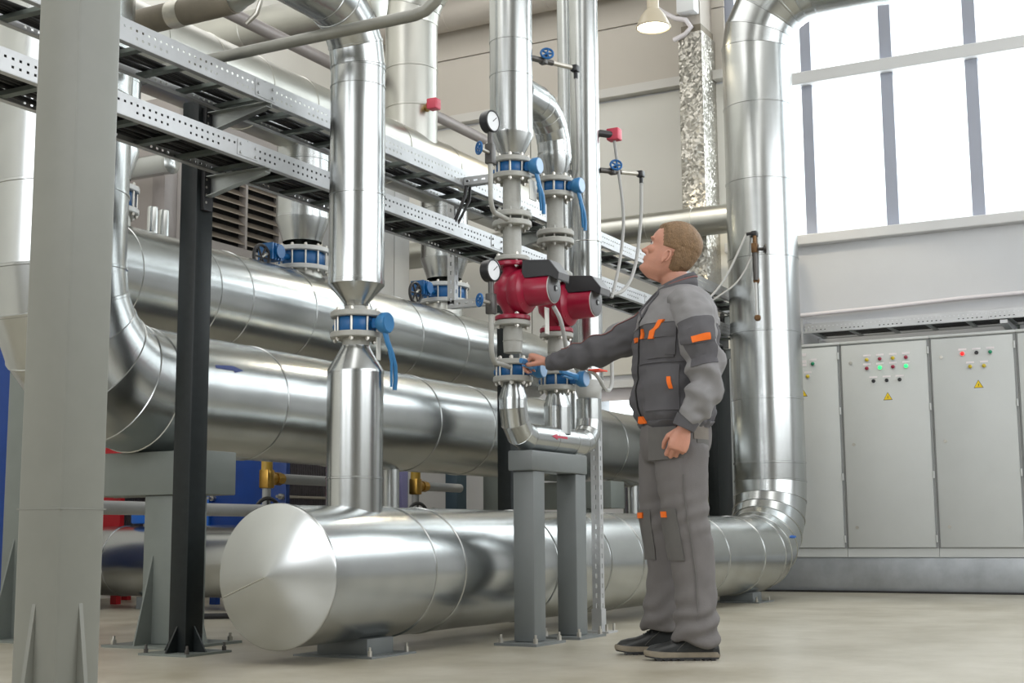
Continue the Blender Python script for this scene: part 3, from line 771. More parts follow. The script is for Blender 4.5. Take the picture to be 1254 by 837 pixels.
def transmitter(a, b, label, wheel_z=.028):
    a, b = V(a), V(b); s = thing('pressure_sensor', label, 'sensor', a)
    d = (b - a)
    MB().cyl(a, a + d * .45, .015, n=12).bbox(a + d * .28 - V((.018, .018, .018)), a + d * .28 + V((.018, .018, .018)), .004).build('nipple', M['steel_dark'], s)
    MB().cyl(a + d * .45, a + d * .82, .012, n=14).build('sensor_barrel', M['zinc'], s)
    e = a + d * .90
    MB().bbox(e - V((.022, .018, .018)), e + V((.022, .018, .016)), .005).cyl(e + V((.008, 0, -.015)), e + V((.008, 0, -.05)), .011, n=12).build('plug', M['black'], s)
    c = a + d * .30 + V((-.02, -.025, wheel_z))
    hw = MB().torus(c, (-.75, -.5, .35), .030, .006, 24, 8)
    dd, u, w = frame((-.75, -.5, .35))
    for k in range(5):
        an = 2 * PI * k / 5
        hw.cyl(c, c + (u * math.cos(an) + w * math.sin(an)) * .030, .005, n=6)
    hw.build('handwheel', M['blue'], s)
    MB().cyl(a + d * .30, c, .007, n=8).build('spindle', M['steel_dark'], s)
    return e + V((.008, 0, -.05))
e1 = transmitter((P1 + .09, PY - .05, 2.815), (P1 + .42, PY - .17, 2.83), 'pressure sensor with blue handwheel on the left pump pipe, near the top')
e2 = transmitter((P3 + .05, PY - .06, 2.43), (P3 + .34, PY - .20, 2.455), 'pressure sensor with blue handwheel on the tall plain pipe right of the pumps')
r = thing('flow_sensor', 'small red sensor box on the tall plain pipe right of the pumps', 'sensor', (P3 + .06, PY - .08, 2.63))
MB().cyl((P3 + .03, PY - .06, 2.63), (P3 + .10, PY - .11, 2.63), .020, n=12).build('socket', M['black'], r)
MB().bbox((P3 + .085, PY - .155, 2.60), (P3 + .145, PY - .085, 2.665), .007).build('housing', M['redbox'], r)
def cable(pts, label, r=.0075, m='cable'):
    # smooth the polyline a little
    P = [V(p) for p in pts]
    for _ in range(3):
        Q = [P[0]]
        for a, b in zip(P, P[1:]): Q += [a.lerp(b, .25), a.lerp(b, .75)]
        P = Q + [P[-1]]
    o = MB().tube(P, r, 8).build('sensor_cable', M[m])
    return tag(o, label, 'cable')
cable([e1, e1 + V((.01, 0, -.2)), e1 + V((.06, .02, -.42)), (6.24, 2.99, 2.3), (6.19, 3.0, 2.22)], 'thin grey cable dropping from the topmost pressure sensor', .007)
cable([(P3 + .115, PY - .12, 2.60), (P3 + .16, PY - .12, 2.45), (P3 + .19, PY - .14, 2.2), (P3 + .17, PY - .12, 1.95), (P3 + .09, PY - .1, 1.74)], 'grey cable hanging from the red sensor box', .009)
cable([e2, e2 + V((-.01, .0, -.2)), e2 + V((-.05, .02, -.48)), e2 + V((-.14, .05, -.62)), (P3 + .09, PY - .1, 1.76)], 'grey cable looping down from the sensor right of the pumps', .010)
cable([(10.41, 3.485, 2.875), (10.36, 3.52, 2.76), (10.25, 3.60, 2.52), (10.15, 3.68, 2.36), (10.0, 3.77, 2.24)], 'grey cable hanging from the valve on the tall riser', .009)
cable([(10.43, 3.45, 2.70), (10.38, 3.50, 2.56), (10.31, 3.56, 2.45), (10.22, 3.66, 2.36), (10.05, 3.80, 2.22)], 'second grey cable beside the valve on the tall riser', .007)
cable([(P1 + .03, PY - .20, 1.56), (P1 + .08, PY - .215, 1.50), (P1 + .15, PY - .20, 1.41), (P1 + .24, PY - .17, 1.33), (6.2, 2.87, 1.30), (6.42, 2.92, 1.22), (6.52, 2.93, 1.26), (6.54, 2.94, 1.4)], 'pale grey cable curving from the left pump motor behind the sleeve', .010)
tg = MB().box((P1 + .005, PY - .17, 1.43), (P1 + .045, PY - .166, 1.555)).build('paper_tag', M['white_paper'], None, None)
tag(tg, 'white paper tag hanging below the left pump motor', 'tag')
tg = MB().box((P1 - .02, PY - .108, 2.075), (P1 + .05, PY - .102, 2.172)).build('paper_tag', M['white_paper'], None, None)
tag(tg, 'pale tag hanging under the upper lever valve of the left pump', 'tag')
tg = MB().box((P2 - .02, PY - .24, 1.300), (P2 + .08, PY - .17, 1.306)).build('handle_tag', M['orange_tag'], None, None)
tag(tg, 'orange-red tag lying on the lower valve beneath the sleeve', 'tag')

# support stand below the pumps
t = thing('pipe_stand', 'grey two-legged steel stand carrying the pump collecting pipe', 'stand', (6.0, 3.04, 0))
MB().bbox((5.700, 2.975, .80), (6.30, 3.105, .895), .008).build('cross_beam', M['stand'], t)
for x in (5.73, 6.185):
    l = MB().bbox((x, 2.985, 0.012), (x + .118, 3.095, .80), .008).build('leg', M['stand'], t)
    MB().box((x - .09, 2.93, 0), (x + .21, 3.15, .012)).build('base_plate', M['stand'], l)
    for dx, dy in ((-.06, 2.95), (.18, 2.95), (-.06, 3.13), (.18, 3.13)):
        MB().cyl((x + dx, dy, .012), (x + dx, dy, .034), .012, n=6).cyl((x + dx, dy, .034), (x + dx, dy, .05), .006, n=8).build('anchor_bolt', M['zinc'], l)

# ================================================================ perforated steel
def perf_sheet(org, along, across, L, Hh, rows, pitch=.028, hole=.010, groups=None, thick=.002, lips=()):
    """sheet with real slots. rows: list of (centre, height, pattern) across; pattern is a function of the pitch index"""
    org, al, ac = V(org), V(along).normalized(), V(across).normalized()
    nb = max(2, int(L / pitch)); p = L / nb
    xs = [0.0]
    for i in range(nb):
        c = (i + .5) * p
        xs += [c - hole / 2, c + hole / 2]
    xs.append(L)
    ys = [0.0]
    for c, h, pt in sorted(rows, key=lambda q: q[0]): ys += [c - h / 2, c + h / 2]
    ys.append(Hh)
    nx, ny = len(xs), len(ys)
    vs = [org + al * x + ac * y for y in ys for x in xs]; fs = []
    rs = sorted(rows, key=lambda q: q[0])
    for j in range(ny - 1):
        for i in range(nx - 1):
            if i % 2 == 1 and j % 2 == 1 and rs[j // 2][2](i // 2): continue
            fs.append((j * nx + i, j * nx + i + 1, (j + 1) * nx + i + 1, (j + 1) * nx + i))
    return vs, fs
def perf_obj(name, sheets, m, parent, thick=.002):
    mb = MB()
    for s in sheets: mb.add(*s)
    o = mb.build(name, M[m], parent, None)
    so = o.modifiers.new('thickness', 'SOLIDIFY'); so.thickness = thick; so.offset = 0
    return o
dense = lambda i: True
grp = lambda i: (i % 9) < 6
def tray(label, x0, x1, y0, y1, z0, z1, group=None):
    t = thing('cable_tray', label, 'cable tray', ((x0 + x1) / 2, y0, z0), group)
    L = x1 - x0
    h = z1 - z0
    n = 4
    cuts = [x0 + L * i / n for i in range(n + 1)]
    for a, b in zip(cuts, cuts[1:]):
        for y, inward in ((y0, 1), (y1, -1)):
            rail = perf_obj('side_rail', [perf_sheet((a + .001, y, z0), (1, 0, 0), (0, 0, 1), b - a - .002, h, [(h * .30, .010, grp), (h * .66, .010, dense)], .034, .012)], 'tray', t)
            f = MB().box((a, min(y, y + .022 * inward), z1 - .001), (b, max(y, y + .022 * inward), z1 + .002)).box((a, min(y, y + .03 * inward), z0 - .002), (b, max(y, y + .03 * inward), z0 + .001))
            f.build('rail_lip', M['tray'], rail, None)
        # splice plate with bolts where two lengths meet
        if a > x0:
            s = MB().box((a - .07, y0 - .004, z0 + .008), (a + .07, y0 - .001, z1 - .008))
            for dx in (-.05, .05):
                for dz in (.25, .7): s.cyl((a + dx, y0 - .004, z0 + h * dz), (a + dx, y0 - .011, z0 + h * dz), .007, n=8)
            s.build('splice_plate', M['tray'], t, None)
    k = int(L / .245)
    proto = None
    for i in range(k):
        x = x0 + .12 + i * .245
        if proto is None:
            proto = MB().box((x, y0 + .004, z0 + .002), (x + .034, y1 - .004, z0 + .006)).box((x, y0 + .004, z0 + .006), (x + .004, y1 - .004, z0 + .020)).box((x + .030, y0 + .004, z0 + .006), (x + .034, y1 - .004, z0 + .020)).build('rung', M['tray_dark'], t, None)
        else:
            c = proto.copy(); COL.objects.link(c); c.location.x = i * .245; c.parent = t
    return t
def cable_bundle(label, x0, x1, ya, yb, z, n, r, seed, sag=.012):
    rd = random.Random(seed); mb = MB()
    for i in range(n):
        y = ya + (yb - ya) * (i + .5) / n; ph = rd.random() * 6; pts = []
        rr = r * rd.uniform(.7, 1.2); lay = rr + (.018 * (i % 3) if n > 15 else .0) 
        x = x0
        while x <= x1:
            yy = y + .012 * math.sin(x * 2.1 + ph) + .010 * math.sin(x * 5.3 + ph * 2)
            yy = min(max(yy, ya), yb)
            pts.append((x, yy, z + lay + .006 * abs(math.sin(x * 1.7 + ph))))
            x += .22
        mb.tube(pts, rr, 6)
    o = mb.build('cable_bundle', M['rubber'], None, 60)
    return tag(o, label, 'cables', kind='stuff')
TY0, TY1 = 3.78, 4.06
tray('upper perforated cable tray of the double run along the pipes', 2.35, 11.75, TY0, TY1, 2.425, 2.515)
tray('lower perforated cable tray of the double run along the pipes', 2.35, 11.30, TY0, TY1, 2.128, 2.212)
cable_bundle('black cables lying along the upper tray', 2.4, 11.6, 3.925, 4.045, 2.447, 10, .0075, 3)
cable_bundle('dense black cables filling the lower tray', 2.4, 11.2, 3.79, 4.05, 2.150, 26, .009, 5)
o = MB().tube([(6.47, 3.79, 2.47), (6.46, 3.765, 2.45), (6.42, 3.755, 2.36), (6.37, 3.76, 2.27), (6.36, 3.79, 2.20)], .010, 8).tube([(6.50, 3.79, 2.47), (6.49, 3.762, 2.44), (6.46, 3.75, 2.34), (6.40, 3.76, 2.25), (6.39, 3.79, 2.19)], .008, 8).build('cable_loop', M['rubber'])
tag(o, 'pair of black cables hanging between the two trays left of the pumps', 'cables')

# --- black posts with brackets
def post(x0, x1, label, top):
    t = thing('tray_post', label, 'post', ((x0 + x1) / 2, 4.17, 0))
    MB().bbox((x0, 4.117, .010), (x1, 4.214, top), .006).build('shaft', M['black_post'], t)
    b = MB().box((x0 - .09, 4.03, 0), (x1 + .09, 4.30, .010)).build('base_plate', M['support'], t)
    xm, ym = (x0 + x1) / 2, 4.165
    for a, c in (((x0, ym), (-.07, 0)), ((x1, ym), (.07, 0)), ((xm, 4.117), (0, -.07)), ((xm, 4.214), (0, .07))):
        px, py = a; dx, dy = c
        nx, ny = (0, .004) if dx else (.004, 0)
        MB().prism([(px - nx, py - ny, .010), (px + dx - nx, py + dy - ny, .010), (px - nx, py - ny, .12)], (2 * nx, 2 * ny, 0)).build('gusset', M['black_post'], t, None)
    for dx in (-.07, .07):
        for y in (4.05, 4.28):
            xx = (x0 if dx < 0 else x1) + dx * .9
            MB().cyl((xx, y, .010), (xx, y, .028), .010, n=6).cyl((xx, y, .028), (xx, y, .045), .006, n=8).build('anchor_bolt', M['steel_dark'], t)
    for z in (2.420, 2.122):
        if z + .02 > top + .12: continue
        # slotted bracket foot on the post and cantilever arm towards the tray
        MB().box((xm - .03, 4.096, z - .16), (xm + .03, 4.117, z + .02)).build('bracket_foot', M['black'], t, None)
        arm = MB().prism([(xm + .012, 4.10, z - .10), (xm + .012, TY0 - .02, z - .028), (xm + .012, TY0 - .02, z - .003), (xm + .012, 4.10, z - .003)], (.004, 0, 0))
        arm.prism([(xm - .022, 4.10, z - .10), (xm - .022, TY0 - .02, z - .028), (xm + .016, TY0 - .02, z - .028), (xm + .016, 4.10, z - .10)], (0, 0, .004))
        arm.box((xm - .022, TY0 - .02, z - .007), (xm + .016, 4.10, z - .003))
        arm.build('bracket_arm', M['bracket'], t, None)
        lb = MB()
        for k in range(4): lb.cyl((xm - .018, 4.095, z - .02 - k * .035), (xm - .018, 4.0935, z - .02 - k * .035), .006, n=8)
        lb.build('bolts', M['zinc'], t)['kind'] = 'stuff'
    return t
post(4.652, 4.765, 'nearest black tray post, standing left of the capped pipe end', 2.47)
post(7.60, 7.72, 'second black tray post, rising behind the big floor pipe near the pump stand', 2.40)
post(11.36, 11.72, 'wide black tray post behind the worker next to the tall riser', 2.41)

# --- front column
t = thing('steel_column', 'pale grey square column nearest the camera at the left edge', 'column', (1.60, 1.68, 0))
cx0, cy0, cw = 1.552, 1.630, .094
MB().bbox((cx0, cy0, .008), (cx0 + cw, cy0 + cw, 2.6), .007).build('shaft', M['column'], t)
MB().box((cx0 - .10, cy0 - .10, 0), (cx0 + cw + .10, cy0 + cw + .10, .008)).build('base_plate', M['column'], t, None)
for px, py, dx, dy in ((cx0, cy0 + cw * .52, -.055, 0), (cx0 + cw * .52, cy0, 0, -.055), (cx0 + cw, cy0 + cw * .5, .055, 0), (cx0 + cw * .5, cy0 + cw, 0, .055)):
    nx, ny = (0, .004) if dx else (.004, 0)
    MB().prism([(px - nx, py - ny, .008), (px + dx - nx, py + dy - ny, .008), (px - nx, py - ny, .40)], (2 * nx, 2 * ny, 0)).build('gusset', M['column'], t, None)
MB().box((cx0 - .0008, cy0 - .0008, .545), (cx0 + cw + .0008, cy0 + cw + .0008, .547)).build('paint_edge', M['column'], t, None)

# --- T supports of the big pipes
def tsupport(x, yc, ya, yb, ztop, label, w=.235):
    t = thing('pipe_support', label, 'support', (x, yc, 0))
    MB().bbox((x - w / 2 - .02, ya, ztop - .205), (x + w / 2 + .02, yb, ztop), .006).build('cross_head', M['support'], t)
    MB().bbox((x - w / 2, yc - .09, .012), (x + w / 2, yc + .09, ztop - .205), .006).build('shaft', M['support'], t)
    MB().box((x - w / 2 - .12, yc - .22, 0), (x + w / 2 + .12, yc + .22, .012)).build('base_plate', M['support'], t, None)
    for px, py, dx, dy in ((x - w / 2, yc + .03, -.11, 0), (x + w / 2, yc, .11, 0), (x, yc - .09, 0, -.12), (x, yc + .09, 0, .12)):
        nx, ny = (0, .004) if dx else (.004, 0)
        MB().prism([(px - nx, py - ny, .012), (px + dx - nx, py + dy - ny, .012), (px - nx, py - ny, .42)], (2 * nx, 2 * ny, 0)).build('gusset', M['support'], t, None)
    for sx in (-1, 1):
        for sy in (-1, 1):
            a, b = x + sx * (w / 2 + .08), yc + sy * .18
            MB().cyl((a, b, .012), (a, b, .034), .013, n=6).cyl((a, b, .034), (a, b, .05), .007, n=8).build('anchor_bolt', M['zinc'], t)
    return t
tsupport(5.06, 4.555, 4.31, 5.02, .903, 'T-shaped grey support behind the nearest black post')
tsupport(9.66, 4.60, 4.31, 5.02, .903, 'T-shaped grey support far along, seen right of the slotted upright', .21)
# support of the upper header
t = thing('pipe_support', 'grey column with a triangular gusset at the far left edge', 'support', (5.05, 5.56, 0))
MB().bbox((4.94, 5.40, .012), (5.15, 5.585, UZ - UR - .005), .006).build('shaft', M['support'], t)
MB().box((4.82, 5.30, 0), (5.27, 5.80, .012)).build('base_plate', M['support'], t, None)
for px, py, dx, dy in ((4.94, 5.50, -.13, 0), (5.05, 5.585, 0, .13)):
    nx, ny = (0, .005) if dx else (.005, 0)
    MB().prism([(px - nx, py - ny, .012), (px + dx - nx, py + dy - ny, .012), (px - nx, py - ny, .5)], (2 * nx, 2 * ny, 0)).build('gusset', M['support'], t, None)

# --- slotted uprights and struts
def strut(root, p0, direction, L, w, m='tray', name='channel'):
    d = V(direction).normalized()
    if abs(d.z) > .5: a1, a2 = V((0, 1, 0)), V((1, 0, 0))      # web faces -X, flanges run along X
    else: a1, a2 = V((0, 0, 1)), V((1, 0, 0)) if abs(d.y) > .5 else V((0, 1, 0))
    p0 = V(p0); row = [(w / 2, .010, dense)]
    sh = [perf_sheet(p0, d, a1, L, w, row, .05, .024), perf_sheet(p0, d, a2, L, w, row, .05, .024), perf_sheet(p0 + a1 * w, d, a2, L, w, row, .05, .024)]
    return perf_obj(name, sh, m, root, .003)
t = thing('slotted_upright', 'tall slotted zinc upright standing just right of the pump stand', 'post', (6.60, 3.075, 0))
strut(t, (6.585, 3.045, .01), (0, 0, 1), 2.69, .045)
MB().box((6.55, 2.99, 0), (6.67, 3.14, .010)).build('base_plate', M['tray'], t, None)
MB().box((6.581, 3.040, .01), (6.636, 3.096, .12)).build('foot_sleeve', M['tray'], t, None)
for a, b in ((6.565, 3.005), (6.655, 3.005), (6.565, 3.12), (6.655, 3.12)):
    MB().cyl((a, b, .01), (a, b, .045), .008, n=6).build('anchor_bolt', M['zinc'], t)
t = thing('pipe_hanger', 'slotted strut hanging below the trays with a short arm towards the left pump', 'strut', (6.84, 4.16, 1.84))
strut(t, (6.84, 4.075, 1.84), (0, 0, 1), .70, .045)
strut(t, (6.84, 3.35, 1.82), (0, 1, 0), .77, .045)
o = thing('pipe_hanger', 'short slotted strut from the upper tray towards the left pump pipe', 'strut', (6.46, 3.3, 2.45))
strut(o, (6.44, 3.12, 2.425), (0, 1, 0), .655, .045)

# ================================================================ cables, pipes up high
t = thing('bent_pipe', 'thin dusty steel pipe crossing high up and turning upwards at its right end', 'pipe', (4.6, 3.3, 2.62))
pts = [(4.6, y, 2.625) for y in (4.38, 4.2, 3.4, 2.93)] + [(4.6, 2.93 - .14 * math.sin(a), 2.765 - .14 * math.cos(a)) for a in (PI/8, PI/4, 3*PI/8, PI/2)] + [(4.6, 2.79, 3.4)]
MB().tube(pts, .0255, 18).build('pipe', M['dusty_pipe'], t)
t = thing('insulated_tube', 'brown foam-wrapped pipe with a foil tape band in the upper left', 'pipe', (5.0, 4.5, 3.09))
MB().tube([(5.0, 5.02, 3.085), (5.0, 4.22, 3.085)], .066, 28).build('foam_sleeve', M['brown_wrap'], t)
MB().cyl((5.0, 4.62, 3.085), (5.0, 4.54, 3.085), .068, n=28).build('tape_band', M['foil_tape'], t)
fl = [(5.0, 4.24 - .03 * i, 3.085 + .003 * i * i) for i in range(10)]
MB().tube(fl, [.058 + (.006 if i % 2 else 0) for i in range(10)], 24).build('flexible_end', M['galv_duct'], t)
MB().tube([(5.0, 4.15, 3.17), (5.0, 4.08, 3.14), (5.0, 4.05, 3.06), (5.0, 4.08, 2.99), (5.0, 4.14, 2.95)], .012, 8).build('strap', M['foil_tape'], t)
o = MB().tube([(6.4, 5.75, 3.92), (8.4, 5.75, 3.92), (10.15, 5.75, 3.92)], .045, 20).build('steel_pipe', M['mauve_pipe'])
tag(o, 'long grey-mauve steel pipe running behind the near vertical pipe', 'pipe')

# ================================================================ far wall equipment
t = thing('insulated_pipe', 'pale insulated pipe running along the window wall behind the worker head', 'pipe', (11.75, 6, 3.25))
run(t, [(11.80, y, 3.36) for y in (8.6, 7.2, 6.0, 4.9, 4.45, 3.80)], .135, 'galv_duct')
t = thing('beige_duct', 'beige round duct high on the far wall between the pump pipes', 'duct', (12.1, 6, 6.0))
run(t, [(12.15, y, 6.02) for y in (8.5, 7.3, 6.1, 5.5, 5.0)], .16, 'duct_beige')
# foil-wrapped column
t = thing('foil_column', 'square column wrapped in crinkled foil beside the big window', 'column', (12.15, 4.55, 0))
MB().bbox((12.0, 4.40, 0), (12.40, 4.64, 5.28), .01).build('wrap', M['foil'], t)
MB().box((12.04, 4.42, 5.28), (12.40, 4.62, 5.36)).build('torn_edge', M['brown_wrap'], t, None)
MB().box((12.06, 4.43, 5.36), (12.40, 4.61, ZC)).build('bare_shaft', M['duct_beige'], t, None)
o = MB().tube([(12.0, 4.90, 5.62), (12.0, 4.78, 5.52), (12.0, 4.66, 5.44), (11.99, 4.55, 5.40), (11.99, 4.50, 5.32), (11.99, 4.56, 5.26), (11.99, 4.68, 5.22)], .025, 10).build('conduit', M['tag'])
tag(o, 'bent white conduit at the top of the foil-wrapped column', 'conduit')
t = thing('junction_box', 'white box on the column above the crinkled foil', 'box', (12.0, 4.52, 5.5))
MB().bbox((11.92, 4.44, 5.46), (12.06, 4.62, 5.75), .01).build('housing', M['white'], t)
# pendant lamp
t = thing('pendant_lamp', 'cream bell-shaped pendant lamp, lit, near the top centre-right', 'lamp', (10.5, 4.28, 5.02))
lz = 4.775
MB().lathe([(.142, 0), (.146, .012), (.142, .022), (.128, .060), (.105, .105), (.075, .148), (.052, .165), (.052, .172)], (10.5, 4.28, lz), n=40, cap=False).build('shade', M['cream'], t)
MB().torus((10.5, 4.28, lz + .008), (0, 0, 1), .143, .008, 40, 6).build('shade_rim', M['cream'], t)
MB().lathe([(.052, .165), (.050, .30), (.035, .33), (.012, .34)], (10.5, 4.28, lz), n=24).build('lamp_holder', M['cream'], t)
MB().cyl((10.5, 4.28, lz + .33), (10.5, 4.28, ZC), .008, n=8).build('cord', M['cable'], t)
MB().lathe([(.134, .006), (.10, -.004), (.003, -.010)], (10.5, 4.28, lz + .012), n=32).build('glass_disc', M['glow'], t)
ld = bpy.data.lights.new('lamp_bulb', 'SPOT'); ld.energy = 60; ld.color = (1, .86, .62); ld.spot_size = math.radians(120); ld.shadow_soft_size = .1
lo = bpy.data.objects.new('lamp_bulb', ld); COL.objects.link(lo); lo.location = (10.5, 4.28, lz - .03)

# wall conduit, wall cable tray
o = MB().tube([(12.35, 4.3, 2.485), (12.35, 3.4, 2.500), (12.352, 2.9, 2.508), (12.35, 2.2, 2.53), (12.352, 1.6, 2.535), (12.35, -2, 2.56)], .019, 10).build('wall_conduit', M['tag'])
tag(o, 'slim white conduit along the wall above the cabinets', 'conduit')
t = thing('cable_tray', 'perforated cable tray fixed to the wall above the grey cabinets', 'cable tray', (12.1, 1.8, 2.25))
for a, b in ((3.48, 1.9), (1.898, .3), (.298, -1.5)):
    for x in (11.86, 12.31):
        rail = perf_obj('side_rail', [perf_sheet((x, a, 2.255), (0, -1, 0), (0, 0, 1), a - b, .078, [(.024, .011, grp), (.052, .011, dense)], .036, .014)], 'tray', t)
        sgn = 1 if x < 12.1 else -1
        MB().box((min(x, x + .02 * sgn), b, 2.332), (max(x, x + .02 * sgn), a, 2.335)).box((min(x, x + .03 * sgn), b, 2.253), (max(x, x + .03 * sgn), a, 2.256)).build('rail_lip', M['tray'], rail, None)
for i in range(14):
    y = 3.40 - i * .33
    MB().box((11.864, y - .02, 2.257), (12.306, y + .02, 2.266)).build('rung', M['bracket'], t, None)
MB().box((11.84, 3.47, 2.155), (12.34, 3.52, 2.38)).build('end_bracket', M['tray'], t, None)
for y in (1.78, -.4):
    MB().prism([(12.40, y - .03, 2.165), (12.40, y - .03, 2.242), (11.86, y - .03, 2.242), (11.86, y - .03, 2.215)], (0, .06, 0)).build('bracket_arm', M['tray'], t, None)
    MB().box((12.375, y - .05, 2.06), (12.40, y + .05, 2.28)).build('bracket_foot', M['tray_dark'], t, None)
def cb():
    mb = MB(); rd = random.Random(11)
    for i in range(10):
        x = 11.90 + i * .04  # cables added up to the front rail as dark backing for its holes
        mb.tube([(x + rd.uniform(-.01, .01), 3.4 - k * .5, 2.272 + .012 * (i % 2)) for k in range(10)], .010, 6)
    return tag(mb.build('cable_bundle', M['rubber']), 'dark cables in the wall tray above the cabinets', 'cables', kind='stuff')
cb()

# ================================================================ electrical cabinets
CX = 11.86
t = thing('cabinet_plinth', 'dented zinc sheet plinth under the row of grey cabinets', 'plinth', (12.1, 2.4, 0))
MB().bbox((CX + .01, -1.4, .012), (12.38, 4.385, .296), .006).build('sheet', M['plinth'], t)
MB().box((CX - .03, -1.4, 0), (CX + .05, 4.38, .016)).build('floor_strip', M['rubber'], t, None)
divs = [4.385, 3.93, 3.155, 2.39, 1.695, .93, .17]
def lamp_part(root, y, z, m, r=.019, label=None):
    b = MB().torus((CX - .022, y, z), (1, 0, 0), r * .95, .0045, 20, 6); b.cyl((CX - .018, y, z), (CX - .024, y, z), r, n=20)
    bz = b.build('indicator_lamp', M['flange_light'], root, label=label)
    MB().lathe([(r * .86, 0), (r * .80, .010), (r * .45, .016), (.001, .017)], (CX - .024, y, z), (-1, 0, 0), 18).build('lens', M[m], bz)
    MB().box((CX - .0205, y - .032, z + .028), (CX - .018, y + .032, z + .044)).build('name_tag', M['tag'], root, None)
def button(root, y, z):
    MB().cyl((CX - .018, y, z), (CX - .022, y, z), .016, n=16).cyl((CX - .022, y, z), (CX - .036, y, z), .011, n=16).build('push_button', M['black'], root, label='black rotary switch')
    MB().box((CX - .0205, y - .034, z + .026), (CX - .018, y + .034, z + .040)).build('name_tag', M['tag'], root, None)
def warn(root, y, z, s=.036):
    R = lambda k, q: (CX - q, y + k * math.sin(0) , z)
    tri = lambda sc, q: [(CX - q, y + sc * .98, z - sc * .72), (CX - q, y - sc * .98, z - sc * .72), (CX - q, y, z + sc * .98)]
    b = MB().prism(tri(s * 1.12, .0185), (.0015, 0, 0)).build('warning_sign', M['ink'], root, None, label='yellow triangular high-voltage sign')
    MB().prism(tri(s * .96, .0195), (.0008, 0, 0)).build('sign_face', M['yellow'], b, None)
    bolt = [(.10, .46), (-.16, -.02), (.00, -.02), (-.10, -.46), (.16, .06), (.01, .06)]
    MB().prism([(CX - .0204, y - a * s, z + c * s - s * .12) for a, c in bolt], (.0007, 0, 0)).build('lightning_bolt', M['ink'], b, None)
def cabinet(ya, yb, label):
    c = thing('electrical_cabinet', label, 'cabinet', (12.1, (ya + yb) / 2, .297), 'grey cabinets along the window wall')
    MB().box((CX, yb + .002, .298), (12.36, ya - .002, 2.15)).build('body', M['cab'], c, None)
    MB().bbox((CX - .022, yb, 2.128), (12.37, ya, 2.152), .004).build('top_cover', M['cab'], c)
    MB().box((CX - .004, yb + .004, .372), (CX, ya - .004, 2.122)).build('gap_sheet', M['cab_gap'], c, None)  # grey sheet behind the door sets the tone of its gaps
    d = MB().bbox((CX - .018, yb + .022, .378), (CX - .003, ya - .016, 2.116), .004).build('door', M['cab'], c)
    for z in (1.96, 1.254, .547):
        MB().cyl((CX - .018, ya - .095, z), (CX - .026, ya - .095, z), .014, n=16).box((CX - .029, ya - .098, z - .010), (CX - .026, ya - .092, z + .010)).build('lock', M['zinc'], d)
    for z in (2.03, 1.55, .98, .45):
        MB().cyl((CX - .016, yb + .013, z - .03), (CX - .016, yb + .013, z + .03), .009, n=12).build('hinge', M['cab'], c)
    return c
labs = ['grey cabinet mostly hidden behind the worker, leftmost of the row', 'grey cabinet half hidden by the tall riser, green and yellow lamps at its edge',
        'grey cabinet with eight coloured indicator lamps and three black switches', 'grey cabinet with one lit red lamp, a green lamp and two yellow lamps',
        'grey cabinet at the right edge of the photo, only its left border showing']
doors = []
for i in range(5): doors.append(cabinet(divs[i], divs[i+1], labs[i]))
d = doors[2]
for y, z, m, l in ((2.917, 1.98, 'lamp_yellow', 'yellow indicator lamp'), (2.806, 1.98, 'lamp_red', 'dark red indicator lamp'), (2.695, 1.98, 'lamp_yellow', 'yellow indicator lamp'), (2.585, 1.98, 'lamp_red', 'dark red indicator lamp'),
                (2.920, 1.905, 'lamp_red', 'dark red indicator lamp'), (2.808, 1.905, 'lit_green', 'lit green indicator lamp'), (2.697, 1.905, 'lamp_red', 'dark red indicator lamp'), (2.587, 1.905, 'lit_green', 'lit green indicator lamp')):
    lamp_part(d, y, z, m, label=l)
for y in (2.869, 2.757, 2.647): button(d, y, 1.793)
warn(d, 2.753, 1.652)
d = doors[3]
lamp_part(d, 2.12, 1.978, 'lit_red', label='lit red indicator lamp'); button(d, 2.008, 1.98); lamp_part(d, 1.897, 1.978, 'lamp_green_off', label='green indicator lamp')
lamp_part(d, 2.063, 1.866, 'lamp_yellow', label='yellow indicator lamp'); lamp_part(d, 1.952, 1.866, 'lamp_yellow', label='yellow indicator lamp'); warn(d, 2.005, 1.714)
d = doors[1]
lamp_part(d, 3.391, 1.976, 'lamp_green_off', label='green indicator lamp'); lamp_part(d, 3.440, 1.867, 'lamp_yellow', label='yellow indicator lamp'); warn(d, 3.49, 1.721)
for z in (2.06, 2.0, 1.97): MB().box((CX - .0205, 3.45, z - .012), (CX - .018, 3.49, z + .012)).build('name_tag', M['tag'], d, None)

